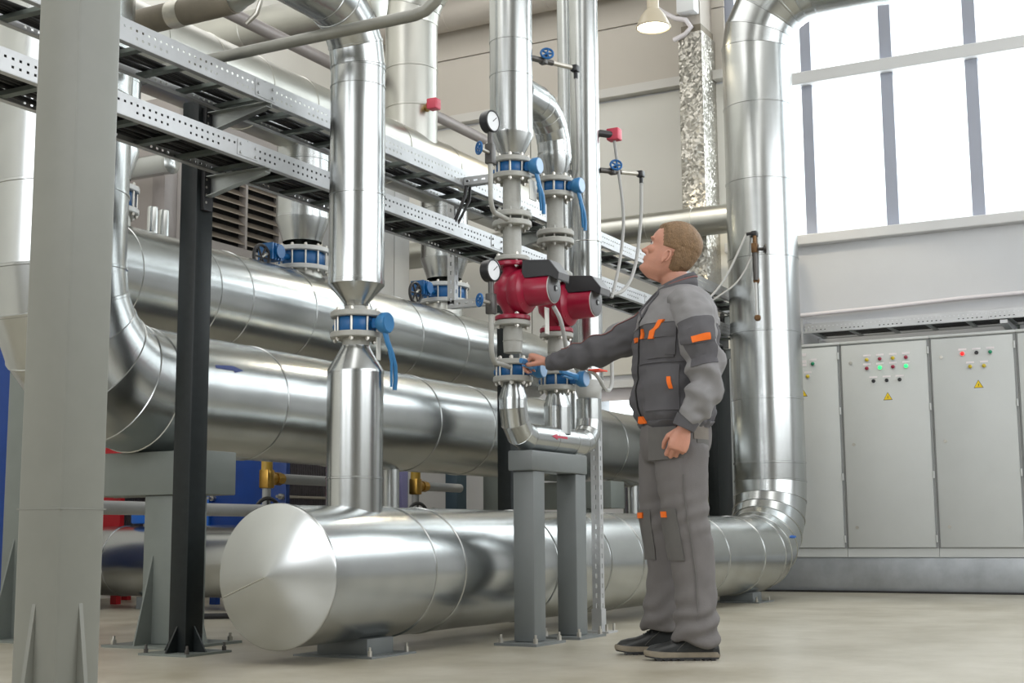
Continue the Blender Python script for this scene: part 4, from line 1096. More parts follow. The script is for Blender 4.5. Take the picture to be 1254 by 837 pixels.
# ================================================================ plant behind the pipes
def exchanger(x, ya, yb, z0, z1, npl, label, m):
    t = thing('plate_heat_exchanger', label, 'heat exchanger', (x, (ya + yb) / 2, 0))
    MB().bbox((x, ya, z0), (x + .05, yb, z1), .005).build('front_plate', M[m], t)
    L = npl * .016
    MB().bbox((x + .10 + L, ya, z0), (x + .15 + L, yb, z1), .005).build('rear_plate', M[m], t)
    mb = MB()
    for k in range(npl): mb.box((x + .07 + k * .016, ya + .05, z0 + .08), (x + .079 + k * .016, yb - .05, z1 - .06))
    o = mb.build('plate_pack', M['hx_plate'], t, None); o['kind'] = 'stuff'
    for z in (z0 + .05, z1 - .05): MB().cyl((x - .05, (ya + yb) / 2, z), (x + L + .2, (ya + yb) / 2, z), .022, n=12).build('guide_bar', M['zinc'], t)
    for y in (ya + .03, yb - .03):
        for z in (z0 + .2, (z0 + z1) / 2, z1 - .2):
            MB().cyl((x - .07, y, z), (x + L + .2, y, z), .011, n=8).cyl((x - .03, y, z), (x, y, z), .024, n=6).build('tie_rod', M['zinc'], t)
    for y in (ya + .04, yb - .04):
        for q in (x, x + .1 + L): MB().box((q, y - .03, 0), (q + .05, y + .03, z0)).build('foot', M[m], t, None)
    return t
hx = exchanger(8.2, 6.33, 7.04, .14, 1.45, 52, 'blue plate heat exchanger under the pipes behind the nearest black post', 'hx_blue')
exchanger(6.55, 7.24, 7.85, .12, 1.95, 14, 'blue plate heat exchanger at the left edge of the photo', 'hx_blue')
exchanger(7.95, 7.72, 8.25, .35, 1.30, 30, 'red-framed plate heat exchanger showing as a red strip right of the front column', 'red_flat')
# light blue stripe plate beside the first exchanger
MB().box((8.18, 7.042, .14), (8.24, 7.10, 1.2)).build('edge_panel', M['hx_blue_light'], hx, None, label='light-blue edge panel')
t = thing('insulated_pipe', 'low sheet-clad pipe near the floor behind the front column and the capped pipe', 'pipe', (7.6, 7, .05))
run(t, [(7.6, y, .335) for y in (6.05, 6.6, 7.30, 7.9, 8.55)], .25)
lath(t, 'end_cap', [(.25, 0), (.12, -.02), (.003, -.03)], (7.6, 6.05, .335), 'galv', (0, 1, 0), 40)
saddle_t = thing('pipe_saddle', 'small steel block under the low pipe behind the front column', 'support', (7.6, 7.0, 0))
MB().box((7.5, 6.9, 0), (7.7, 7.1, .085)).build('block', M['stand'], saddle_t, None)
o = MB().tube([(5.6, 5.80, .672), (6.5, 5.80, .672), (8.35, 5.80, .672), (8.5, 5.85, .66), (8.55, 6.0, .64), (8.55, 6.36, .64)], .040, 16).build('steel_pipe', M['grey_pipe']); tag(o, 'thin grey pipe at knee height behind the nearest black post', 'pipe')
t = thing('gas_valve', 'ochre valve tee with grey pipe in front of the blue heat exchanger', 'valve', (7.55, 6.0, .9))
def brass(t, x, y, z, L):
    MB().cyl((x, y, 0), (x, y, z - .06), .030, n=14).build('lower_pipe', M['grey_pipe'], t)
    MB().cyl((x, y, z + .05), (x, y, z + .45), .040, n=14).build('upper_pipe', M['yellow_pipe'], t)
    MB().bbox((x - .04, y - .04, z - .07), (x + .04, y + .04, z + .06), .012).cyl((x, y, z), (x + .09, y, z), .036, n=14).build('tee', M['brass'], t)
    MB().cyl((x + .09, y, z), (x + .15, y, z), .045, n=8).cyl((x + .15, y, z), (x + .17, y, z), .036, n=14).build('union_nut', M['brass'], t)
    MB().cyl((x + .17, y, z), (x + L, y, z), .036, n=16).build('side_pipe', M['grey_pipe'], t)
    hw = MB().torus((x - .06, y - .06, z - .24), (.3, 1, 0), .10, .014, 28, 8); hw.cyl((x - .16, y - .03, z - .24), (x + .04, y - .09, z - .24), .008, n=8).cyl((x - .06, y - .06, z - .34), (x - .06, y - .06, z - .14), .008, n=8)
    hw.build('handwheel', M['black'], t)
    MB().cyl((x - .06, y - .06, z - .24), (x - .055, y - .005, z - .24), .012, n=8).build('wheel_shaft', M['zinc'], t)
    hw = MB().torus((x + .20, y - .05, z - .26), (.3, 1, 0), .065, .022, 24, 8); hw.cyl((x + .20, y - .05, z - .26), (x + .20, y - .02, z - .26), .05, n=16); hw.build('handwheel', M['black'], t)
brass(t, 7.56, 6.0, .90, .95)
t = thing('gas_valve', 'ochre valve tee with grey pipe behind the big floor pipe, before the lilac panel', 'valve', (9.45, 6.0, .92))
brass(t, 9.46, 6.0, .90, .70)
for o_, a, b, m, l in ((0, (9.95, 6.45, 0), (10.05, 6.75, 1.6), 'lilac', 'lilac panel behind the ochre valve under the pipes'),
                       (0, (10.45, 6.2, 0), (10.62, 6.32, 1.5), 'bluegrey', 'dark teal upright behind the grey side pipe'),
                       (0, (11.0, 6.0, 0), (11.45, 6.25, 1.5), 'support', 'grey steel column under the pipes left of the second black post')):
    x = MB().bbox(a, b, .006).build('upright_panel', M[m]); tag(x, l, 'panel')
for x, r, l in ((7.143, .052, 'small sheet-clad drop pipe below the middle pipe, beside the near vertical pipe'), (9.0, .05, 'small sheet-clad drop pipe seen between the legs of the pump stand'), (10.865, .083, 'sheet-clad drop pipe below the middle pipe, left of the worker legs')):
    t = thing('drop_pipe', l, 'pipe', (x, MY, 0))
    run(t, [(x, MY, z) for z in (0.0, .66, MZ - MR + .05)], r, n=32)
# grey cabinet panels and louvre unit at the back left
t = thing('grey_enclosure', 'tall light-grey enclosure behind the near vertical pipe', 'cabinet', (10.6, 7.2, 0))
MB().bbox((10.20, 6.9, 0), (10.50, 7.5, 3.75), .006).build('left_panel', M['panel_grey'], t); MB().bbox((10.508, 6.9, 0), (10.76, 7.5, 3.75), .006).build('right_panel', M['panel_grey'], t)
t = thing('air_handling_unit', 'taupe ventilation unit with a two-column louvre behind the nearest black post', 'ventilator', (9.0, 7.8, 0))
MB().bbox((8.30, 7.55, 2.2), (9.80, 8.4, 4.1), .01).build('housing', M['louver_frame'], t)
for a, b in ((8.34, 8.34), (9.70, 8.34), (9.70, 7.60)): MB().box((a, b, 0), (a + .06, b + .06, 2.2)).build('leg', M['louver_frame'], t, None)
fr = MB(); fx0, fx1, fz0, fz1 = 8.60, 9.52, 2.93, 3.86
fr.box((fx0 - .09, 7.47, fz0 - .09), (fx1 + .09, 7.55, fz0)).box((fx0 - .09, 7.47, fz1), (fx1 + .09, 7.55, fz1 + .09)).box((fx0 - .09, 7.47, fz0), (fx0, 7.55, fz1)).box((fx1, 7.47, fz0), (fx1 + .09, 7.55, fz1)).box((9.05, 7.46, fz0), (9.075, 7.55, fz1))
lf = fr.build('louvre_frame', M['louver_frame'], t, None)
MB().box((fx0, 7.535, fz0), (fx1, 7.549, fz1)).build('dark_backing', M['dark'], t, None)
for i in range(11):
    z = fz0 + .03 + i * .083
    for a, b in ((fx0, 9.05), (9.075, fx1)):
        MB().prism([(a, 7.465, z), (a, 7.53, z + .060), (a, 7.53, z + .066), (a, 7.465, z + .007)], (b - a, 0, 0)).build('slat', M['louver'], lf, None)
o = MB().bbox((8.15, 7.55, 2.2), (8.30, 7.68, 3.9), .006).build('side_post', M['mauve_pipe'], t)
t = thing('wall_vent', 'small dark slatted vent left of the nearest black post', 'vent', (8.0, 8.3, 3.2))
for i in range(4): MB().prism([(7.55, 8.48, 2.95 + i * .17), (7.55, 8.55, 3.05 + i * .17), (7.55, 8.55, 3.06 + i * .17), (7.55, 8.48, 2.965 + i * .17)], (.52, 0, 0)).build('slat', M['louver'], t, None)
MB().box((7.5, 8.56, 2.85), (8.11, 8.60, 3.75)).build('backing', M['dark'], t, None)
t = thing('insulated_pipe', 'short sheet-clad pipe crossing just left of the nearest black post', 'pipe', (8.0, 8, 3.6))
run(t, [(7.9, y, 3.38) for y in (8.6, 8.0, 7.25)], .085, n=36)
lath(t, 'end_cap', [(.088, .03), (.088, 0), (.05, -.015), (.003, -.02)], (7.9, 7.25, 3.38), 'galv', (0, 1, 0), 32)
t = thing('vent_stub', 'pair of short sheet-clad stubs rising behind the upper pipe', 'pipe', (5.78, 5.4, 2.15))
for x in (5.74, 5.83):
    MB().lathe([(.030, 2.10), (.030, 2.345), (.026, 2.352)], (x, 5.40, 0), n=24).build('stub', M['galv'], t)
o = MB().tube([(6.6, 5.95, .02), (6.75, 5.7, .02), (6.95, 5.55, .02), (7.3, 5.5, .02)], .018, 8).build('floor_cable', M['rubber']); tag(o, 'black cable on the floor behind the capped pipe end', 'cable')

t = thing('motor_valve', 'small blue valve body on the low pipe just right of the front column', 'valve', (7.5, 7.1, .59))
MB().bbox((7.52, 7.02, .60), (7.66, 7.20, .70), .015).build('actuator', M['hx_blue_light'], t); MB().cyl((7.6, 7.11, .57), (7.6, 7.11, .61), .03, n=14).build('neck', M['zinc'], t)
MB().bbox((7.54, 6.94, .605), (7.62, 7.01, .67), .01).build('terminal_box', M['black'], t)

# ================================================================ the worker
PO = V((5.425, 2.118, 0.0)); PF = V((-.475, .880, 0)).normalized(); PS = V((-.880, -.475, 0)).normalized(); PU = V((0, 0, 1))
def P(f, s, u): return PO + PF * f + PS * s + PU * u
person = thing('person', 'man in grey workwear with orange trim gripping a blue lever, looking up', 'person', PO)

def catmull(keys, n):
    """keys: rows of numbers, first column is the parameter; smooth interpolation to n rows"""
    out = []
    K = len(keys)
    for i in range(n):
        t = i / (n - 1) * (K - 1); k = min(int(t), K - 2); a = t - k
        p0, p1, p2, p3 = keys[max(k-1, 0)], keys[k], keys[k+1], keys[min(k+2, K-1)]
        out.append([0.5 * (2*b + (c - a0) * a + (2*a0 - 5*b + 4*c - d_) * a*a + (-a0 + 3*b - 3*c + d_) * a*a*a) for a0, b, c, d_ in zip(p0, p1, p2, p3)])
    return out
def sup(c, e): return math.copysign(abs(c) ** e, c)

# ---- torso surface (jacket) : u, centre f, half depth, half width
TOR = [(.940, .030, .138, .180), (.962, .031, .150, .192), (1.00, .034, .164, .204), (1.10, .036, .168, .210), (1.20, .032, .166, .214), (1.30, .026, .168, .220),
       (1.38, .018, .164, .220), (1.44, .008, .148, .204), (1.485, .000, .122, .170), (1.515, -.003, .098, .120), (1.54, .002, .078, .084)]
YAW = math.radians(10)
def tor_at(u):
    for i in range(len(TOR) - 1):
        if TOR[i][0] <= u <= TOR[i+1][0]:
            a = (u - TOR[i][0]) / (TOR[i+1][0] - TOR[i][0]); K = TOR
            p0, p1, p2, p3 = K[max(i-1, 0)], K[i], K[i+1], K[min(i+2, len(K)-1)]
            return [0.5 * (2*b + (c - a0) * a + (2*a0 - 5*b + 4*c - d_) * a*a + (-a0 + 3*b - 3*c + d_) * a*a*a) for a0, b, c, d_ in zip(p0, p1, p2, p3)]
    return TOR[0] if u < TOR[0][0] else TOR[-1]
def folds(p, amp, sc, st=(1, 1, 1)):
    q = V((p.x * st[0], p.y * st[1], p.z * st[2])) * sc
    return amp * (noise.noise(q) + .5 * noise.noise(q * 2.1 + V((3, 1, 7))))
def torso(u, th, off=0.0):
    """th = 0 at the front, +90 deg at the worker's left (towards the camera)"""
    _, fc, a, b = tor_at(u)
    c, s = sup(math.cos(th), .85), sup(math.sin(th), .85)
    f, q = a * c, b * s
    f, q = f * math.cos(YAW) - q * math.sin(YAW), f * math.sin(YAW) + q * math.cos(YAW)
    p = P(fc + f, q, u)
    n = (PF * (math.cos(th) / a) + PS * (math.sin(th) / b)).normalized()
    k = folds(p, .012, 8, (1, 1, 1.6)) + .006 * noise.noise(V((p.x * .8, p.y * .8, p.z * 1.8)) * 20)
    if u < 1.05: k += .006 * math.sin(th * 14 + 2 * math.sin(th * 3)) * min(1, (1.05 - u) / .05) * (1 if u > .955 else .5)
    k += .007 * math.sin((u - 1.2) * 46 + 1.5 * math.cos(th * 2 + .6)) * max(0, 1 - abs(u - 1.12) / .14)
    return p + n * (off + k)
def grid(fn, us, ths, wrap=True):
    mb = MB(); n = len(ths); vs = [fn(u, t) for u in us for t in ths]; fs = []
    for i in range(len(us) - 1):
        for j in range(n if wrap else n - 1):
            k = (j + 1) % n
            fs.append((i*n + j, i*n + k, (i+1)*n + k, (i+1)*n + j))
    return mb.add(vs, fs)
def lin(a, b, n): return [a + (b - a) * i / (n - 1) for i in range(n)]
TH = [2 * PI * k / 72 for k in range(72)]
YOKE = 1.362
jk = grid(lambda u, t: torso(u, t), lin(.965, YOKE, 40), TH).build('jacket', M['cloth_dark'], person, 60)
grid(lambda u, t: torso(u, t, .0015), lin(YOKE, 1.54, 22), TH).build('jacket_yoke', M['cloth_light'], jk, 60)
wb = grid(lambda u, t: torso(u, t, .004 if .945 < u < .962 else -.004), [.935, .94, .947, .953, .960, .966, .972], TH).build('waistband', M['cloth_dark'], jk, 60)
def patch(fn, u0, u1, t0, t1, off, name, m, root, nu=8, nt=8, shape=None):
    """a pocket or flap that lies on a garment surface with a raised, closed edge"""
    us = [u0] + lin(u0, u1, nu) + [u1]; ts = [t0] + lin(t0, t1, nt) + [t1]
    def q(i, j):
        edge = i == 0 or j == 0 or i == len(us) - 1 or j == len(ts) - 1
        u, t = us[i], ts[j]
        if shape: u, t = shape(u, t)
        return fn(u, t, -.004 if edge else off)
    mb = MB(); n = len(ts)
    mb.add([q(i, j) for i in range(len(us)) for j in range(n)], [(i*n+j, i*n+j+1, (i+1)*n+j+1, (i+1)*n+j) for i in range(len(us)-1) for j in range(n-1)])
    return mb.build(name, M[m], root, 35)
D = math.radians
patch(torso, 1.215, 1.352, D(28), D(72), .006, 'chest_pocket', 'cloth_dark', jk)
patch(torso, 1.300, 1.358, D(26), D(74), .012, 'pocket_flap', 'cloth_dark', jk)
patch(torso, 1.295, 1.372, D(36), D(43), .016, 'orange_tab', 'orange', jk, shape=lambda u, t: (u, t + (u - 1.295) * 2.6 * (1 if u > 1.33 else .4)))
patch(torso, 1.305, 1.345, D(14), D(21), .012, 'orange_tab', 'orange', jk)
patch(torso, 1.300, 1.318, D(-3), D(4), .010, 'orange_tab', 'orange', jk)
patch(torso, 1.225, 1.345, D(60), D(74), .010, 'pen_pocket', 'cloth_dark', jk)
patch(torso, 1.00, 1.185, D(30), D(80), .006, 'side_pocket', 'cloth_dark', jk)
patch(torso, 1.085, 1.135, D(68), D(73), .012, 'orange_tab', 'orange', jk, shape=lambda u, t: (u, t - (u - 1.085) * 1.2))
patch(torso, .955, .985, D(4), D(15), .012, 'orange_tab', 'orange', jk, shape=lambda u, t: (u, t - (u - .955) * 3.0))
MB().tube([torso(u, D(8), .004) for u in lin(.95, 1.50, 24)], .0035, 6).build('zip', M['ink'], jk)
MB().tube([torso(YOKE + .001, t, .003) for t in lin(D(-80), D(86), 30)], .0022, 6).build('yoke_piping', M['cloth_light'], jk)
MB().tube([torso(1.198, t, .003) for t in lin(D(10), D(90), 24)], .0028, 6).build('waist_seam', M['cloth_dark'], jk)
# collar: folded band open at the throat
def collar(u, t):
    k = u
    f0, a, b = (.010, .086, .090) if k < .5 else (.008, .074, .077)
    out = .010 if k > .9 else 0
    base = 1.525 - .015 * math.cos(t); top = 1.573 - .030 * math.cos(t)
    if k > .9: top -= .018
    z = base + (top - base) * min(k * 1.4, 1)
    return P(f0 + (a + out) * math.cos(t), (b + out) * math.sin(t), z)
ct = lin(D(14), D(346), 44)
mb = grid(collar, [0, .3, .7, .92, 1.0], ct, False)
c_ = mb.build('collar', M['cloth_dark'], jk, 60); so = c_.modifiers.new('thickness', 'SOLIDIFY'); so.thickness = .005; so.offset = 0
MB().tube([collar(1.0, t) for t in ct], .003, 6).build('collar_piping', M['piping'], jk)
# open lapel pieces below the throat
for sg in (1, -1):
    MB().tube([collar(1.0, D(14 * sg)) , torso(1.50, D(14 * sg), .008), torso(1.44, D(10 * sg), .006), torso(1.40, D(8), .005)], .006, 8).build('lapel_edge', M['cloth_dark'], jk)

# ---- sleeves : f, s, u, radius
def sleeve_fn(keys, foldamp, seedv):
    def fn(k, th, off=0.0):
        t = max(0, min(1, k)) * (len(keys) - 1); i = min(int(t), len(keys) - 2); a = t - i
        def at(tt):
            i = min(int(tt), len(keys) - 2); a = tt - i
            p0, p1, p2, p3 = keys[max(i-1, 0)], keys[i], keys[i+1], keys[min(i+2, len(keys)-1)]
            return [0.5 * (2*b + (c - a0) * a + (2*a0 - 5*b + 4*c - d_) * a*a + (-a0 + 3*b - 3*c + d_) * a*a*a) for a0, b, c, d_ in zip(p0, p1, p2, p3)]
        v = at(t); e = at(min(t + .05, len(keys) - 1)); g = at(max(t - .05, 0))
        c = P(*v[:3]); d = (P(*e[:3]) - P(*g[:3])).normalized()
        ref = PS if abs(d.dot(PS)) < .8 else PU
        x = (ref - d * ref.dot(d)).normalized(); y = d.cross(x)      # th=0 : towards camera
        n = x * math.cos(th) + y * math.sin(th)
        p = c + n * v[3]
        w = foldamp * math.sin(k * 34 + 2.2 * math.sin(th + seedv) + 3 * noise.noise(p * 6)) * math.exp(-((k - .58) / .22) ** 2)
        w += folds(p, foldamp * .9, 11, (1, 1, 1)) + foldamp * .75 * noise.noise(V((p.x, p.y, p.z * 1.5)) * 22)
        return p + n * (off + w)
    return fn
NEAR = [(-.005, .150, 1.455, .080), (-.018, .190, 1.418, .085), (-.030, .228, 1.34, .081), (-.050, .247, 1.24, .077), (-.070, .258, 1.14, .072), (-.050, .262, 1.05, .066), (-.012, .258, .985, .055), (.012, .252, .958, .047)]
FAR = [(.020, -.150, 1.44, .082), (.060, -.195, 1.425, .082), (.145, -.232, 1.385, .075), (.235, -.268, 1.343, .071), (.318, -.305, 1.312, .068), (.400, -.358, 1.296, .060), (.475, -.410, 1.284, .047), (.520, -.440, 1.279, .037)]
near = sleeve_fn(NEAR, .0125, .4); far = sleeve_fn(FAR, .0105, 2.0)
TS = [2 * PI * k / 44 for k in range(44)]
sl = grid(lambda k, t: near(k, t), lin(0, 1, 70), TS).build('sleeve', M['cloth_light'], person, 60)
CUFF_N = [(.008, .253, .962, .050), (.016, .251, .948, .049), (.026, .249, .930, .047), (.030, .248, .922, .044), (.031, .248, .920, .030)]
cn = sleeve_fn(CUFF_N, .0, 0)
grid(lambda k, t: cn(k, t), lin(0, 1, 14), TS).build('cuff', M['cloth_dark'], sl, 60)
th0 = .0
# patch pocket with flap and orange tab on the near upper arm
grid_p = lambda k, t, o=0.0: near(k, t, o)
nf = near(.4, 0) ; 
def ang_of(sign):     # which way round is forward
    return 1 if (near(.4, .5) - near(.4, 0)).dot(PF) > 0 else -1
SG = ang_of(1)
pk = patch(near, .300, .530, -.72, .95, .005, 'sleeve_pocket', 'cloth_dark', sl, 10, 10)
patch(near, .285, .400, -.80, 1.02, .010, 'pocket_flap', 'cloth_dark', sl, 8, 10, shape=lambda k, t: (k + .02 * (1 if k > .35 else 0) * math.cos(t * 1.6), t))
patch(near, .378, .412, -.38, .42, .0155, 'orange_tab', 'orange', sl, 4, 6)
s2 = grid(lambda k, t: far(k, t), lin(0, 1, 70), TS).build('sleeve', M['cloth_dark'], person, 60, label='dark sleeve of the reaching right arm')
CUFF_F = [(.500, -.426, 1.282, .041), (.520, -.440, 1.279, .038), (.545, -.457, 1.276, .035), (.550, -.460, 1.276, .027)]
cf = sleeve_fn(CUFF_F, .0, 0)
grid(lambda k, t: cf(k, t), lin(0, 1, 10), TS).build('cuff', M['cloth_dark'], s2, 60)
upf = max(range(64), key=lambda q: (far(.5, q * PI / 32) - far(.5, q * PI / 32 + PI)).dot(PU)) * PI / 32   # angle of the upper side
patch(far, .05, .52, upf - .75, upf + .75, .003, 'upper_panel', 'cloth_light', s2, 30, 8)
toc = 1 if (far(.5, upf + .5) - far(.5, upf)).dot(PS) > 0 else -1
MB().tube([far(k, upf + toc * .75, .003) for k in lin(.05, .85, 30)], .0022, 6).build('sleeve_piping', M['piping'], s2)

# ---- trousers: hips and two legs fused into one surface
def ellipse_loft(mb, keys, n=28, dense=None, ex=1.0):
    rows = catmull(keys, dense or len(keys) * 4); R = []
    for f, s, u, a, b in rows:
        R.append([P(f + a * sup(math.cos(t), ex), s + b * sup(math.sin(t), ex), u) for t in (2*PI*k/n for k in range(n))])
    return mb.rings(R)
def fuse(mb, name, m, parent, voxel, smooth=2, fac=.5, post=None):
    o = mb.build('temp', m, None, None)
    r = o.modifiers.new('r', 'REMESH'); r.mode = 'VOXEL'; r.voxel_size = voxel
    if smooth:
        s_ = o.modifiers.new('s', 'SMOOTH'); s_.factor = fac; s_.iterations = smooth
    dg = bpy.context.evaluated_depsgraph_get()
    me = bpy.data.meshes.new_from_object(o.evaluated_get(dg))
    bpy.data.objects.remove(o)
    off = wloc(parent)
    if post:
        no = [v.normal.copy() for v in me.vertices]
        for v, n_ in zip(me.vertices, no): v.co = post(v.co, n_)
    for v in me.vertices: v.co = v.co - off
    me.name = name
    if not me.materials: me.materials.append(m)
    me.polygons.foreach_set('use_smooth', [True] * len(me.polygons))
    b = bpy.data.objects.new(name, me); COL.objects.link(b); b.parent = parent
    return b
LN = [(.020, .085, .86, .118, .100), (.020, .095, .76, .112, .098), (.018, .102, .66, .102, .092), (.010, .108, .57, .097, .088), (-.008, .112, .45, .094, .085), (-.020, .116, .33, .088, .082), (-.022, .120, .20, .088, .084), (-.018, .122, .11, .090, .086), (-.016, .122, .072, .088, .084)]
LF = [(.055, -.085, .86, .118, .100), (.068, -.098, .76, .110, .098), (.080, -.112, .66, .102, .090), (.083, -.124, .57, .096, .086), (.070, -.134, .45, .090, .084), (.064, -.145, .33, .084, .080), (.078, -.155, .20, .084, .080), (.094, -.162, .125, .078, .078), (.098, -.165, .100, .072, .074)]
mb = MB()
ellipse_loft(mb, LN); ellipse_loft(mb, LF)
ellipse_loft(mb, [(.036, 0, .80, .120, .150), (.034, 0, .85, .143, .172), (.032, 0, .90, .150, .178), (.030, 0, .96, .142, .172), (.030, 0, 1.02, .130, .162)])
def trouser_folds(co, n):
    l = co - PO; f, s, u = l.dot(PF), l.dot(PS), l.z
    k = folds(co, .007, 6, (1, 1, .55)) + .0045 * noise.noise(V((co.x, co.y, co.z * .8)) * 17)
    w = max(0, 1 - u / .36)                      # bunched cloth above the shoes
    k += .013 * w * math.sin(u * 70 + 5 * f * 6 + 3.5 * noise.noise(co * 7))
    wk = math.exp(-((u - .58) / .10) ** 2)
    k += .004 * wk * math.sin(u * 90 + f * 30)
    q = co + n * k
    if s > 0 and u < .16:                        # hem of the near leg: longer at the heel
        q = q - PU * (.035 * max(0, min(1, (.05 - f) / .15)) * (1 - u / .16))
    return q
tr = fuse(mb, 'trousers', M['trouser'], person, .010, 3, .5, trouser_folds)
# pockets, knee panels and tabs follow the leg surfaces
def leg_fn(keys):
    def fn(u, th, off=0.0):
        ks = keys
        for i in range(len(ks) - 1):
            if ks[i][2] >= u >= ks[i+1][2]:
                a = (ks[i][2] - u) / (ks[i][2] - ks[i+1][2]); r = [x + (y - x) * a for x, y in zip(ks[i], ks[i+1])]
                break
        else: r = ks[0]
        f, s, _, A, B = r
        p = P(f + A * math.cos(th), s + B * math.sin(th), u)
        n = (PF * (math.cos(th) / A) + PS * (math.sin(th) / B)).normalized()
        return p + n * (off + folds(p, .007, 6, (1, 1, .55)))
    return fn
lgn, lgf = leg_fn(LN), leg_fn(LF)
patch(lgn, .395, .605, D(-25), D(62), .006, 'knee_panel', 'trouser_panel', tr, 12, 8)
patch(lgf, .395, .605, D(-40), D(55), .006, 'knee_panel', 'trouser_panel', tr, 12, 8)
patch(lgn, .568, .592, D(14), D(36), .012, 'orange_tab', 'orange', tr, 4, 5)
patch(lgf, .568, .592, D(8), D(34), .012, 'orange_tab', 'orange', tr, 4, 5)
def hip(u, th, off=0.0):
    B = .179; A = .144 + (.90 - u) * .02
    p = P(.032 + A * math.cos(th), B * math.sin(th), u); n = (PF * (math.cos(th)/A) + PS * (math.sin(th)/B)).normalized()
    return p + n * (off + folds(p, .007, 6, (1, 1, .55)))
patch(hip, .800, .935, D(35), D(100), .010, 'hanging_pocket', 'trouser_panel', tr, 10, 10)
patch(hip, .815, .885, D(118), D(150), .004, 'back_pocket', 'trouser_panel', tr, 6, 8)
patch(hip, .885, .945, D(112), D(150), .004, 'seat_patch', 'trouser_worn', tr, 6, 8)
MB().tube([lgn(u, D(86), .004) for u in lin(.74, .16, 30)], .0025, 6).build('side_seam', M['trouser_panel'], tr)

# ---- shoes
def shoe(f0, s0, L, label, yaw=0):
    """f0: heel position, pointing forward"""
    def Q(x, y, z):
        c, s = math.cos(yaw), math.sin(yaw)
        return P(f0 + x * c - y * s, s0 + x * s + y * c, z)
    def outline(k):      # half widths along the sole, inner / outer
        pts = [(0, .020), (.02, .032), (.10, .037), (.25, .034), (.45, .034), (.62, .043), (.78, .047), (.90, .040), (.97, .026), (1.0, .008)]
        for (a, wa), (b, wb_) in zip(pts, pts[1:]):
            if a <= k <= b: return wa + (wb_ - wa) * (k - a) / (b - a)
        return .008
    ks = [0, .01, .03, .07, .12, .2, .3, .4, .5, .6, .7, .78, .85, .91, .95, .98, 1.0]
    rim = [(k * L, outline(k)) for k in ks] + [(k * L, -outline(k)) for k in reversed(ks)]
    def layer(z, gr, toe=0): return [Q(L/2 + (x - L/2) * (1 + gr / L * 2), y + math.copysign(gr, y), z + toe * max(0, (x / L - .80)) * .045) for x, y in rim]
    root = MB()
    lug = MB()
    lug.rings([layer(.006, -.002, 1), layer(.016, .001, 1)])
    for i in range(9):
        x = L * (.06 + .105 * i)
        if i in (3, 8): continue
        lug.prism([Q(x, -outline(x / L) - .001, 0.0), Q(x + L * .06, -outline((x + L*.06) / L) - .001, 0.0), Q(x + L * .06, outline((x + L*.06) / L) + .001, 0.0), Q(x, outline(x / L) + .001, 0.0)], (0, 0, .009))
    up = [] ; n = 20
    prof = [(0.0, .052, .030), (.02, .092, .034), (.10, .118, .036), (.24, .128, .036), (.36, .126, .034), (.46, .108, .035), (.58, .084, .040), (.70, .071, .043), (.82, .066, .042), (.92, .058, .034), (.985, .040, .015)]
    for k, h, wd in prof:
        R = []
        for j in range(n):
            t = PI * 2 * j / n
            y = wd * sup(math.cos(t), .8); z = .028 + (h - .028) * max(-.15, sup(math.sin(t), .7))
            R.append(Q(k * L, y * (1 if math.sin(t) < .3 else .82 + .18 * (1 - math.sin(t))), z))
        up.append(R)
    b = MB().rings(up).build('shoe', M['leather'], person, 60, label=label)
    MB().rings([layer(.012, .001, 1), layer(.019, .003, 1), layer(.029, .002, 1), layer(.033, -.002, 1)]).build('midsole', M['sole'], b, 50)
    lug.build('outsole', M['rubber'], b, 50)
    for i in range(4):
        k = .40 + i * .055; x = k * L; zz = .112 - i * .0112
        MB().tube([Q(x, -.026, zz - .012), Q(x + .004, -.012, zz + .002), Q(x + .006, 0, zz + .005), Q(x + .004, .012, zz + .002), Q(x, .026, zz - .012)], .0032, 6).build('lace', M['rubber'], b)
    MB().tube([Q(.36 * L, .035, .095), Q(.45 * L, .037, .075), Q(.53 * L, .041, .055), Q(.58 * L, .044, .040)], .0012, 6).build('stitching', M['steel_dark'], b)
    MB().torus(Q(.16 * L, 0, .100), PF * -.25 + PU, .034, .007, 24, 8).build('ankle_pad', M['leather'], b)
    return b
shoe(-.108, .122, .298, 'black left shoe nearest the camera')
shoe(-.004, -.172, .290, 'black right shoe set forward')

# ---- body: head, neck, hands and the hidden trunk in one skin
HP, HY, HS = D(24), D(18), 1.075
hf_h = PF * math.cos(HY) - PS * math.sin(HY); hl = PS * math.cos(HY) + PF * math.sin(HY)
hfw = hf_h * math.cos(HP) + PU * math.sin(HP); hup = PU * math.cos(HP) - hf_h * math.sin(HP)
HO = P(.082, 0, 1.575)
def HD(x, y, z): return HO + (hfw * x + hl * y + hup * z) * HS
HEAD = [(-.012, .048, -.004, .020), (.000, .076, -.010, .027), (.010, .089, -.022, .036), (.024, .092, -.040, .046), (.040, .088, -.056, .053), (.056, .090, -.068, .059), (.075, .0885, -.084, .064), (.100, .088, -.094, .069),
        (.120, .0845, -.100, .072), (.138, .0905, -.103, .075), (.160, .0895, -.104, .077), (.185, .079, -.097, .075), (.205, .060, -.082, .066), (.222, .030, -.058, .048), (.232, .004, -.036, .026), (.235, -.010, -.022, .008)]
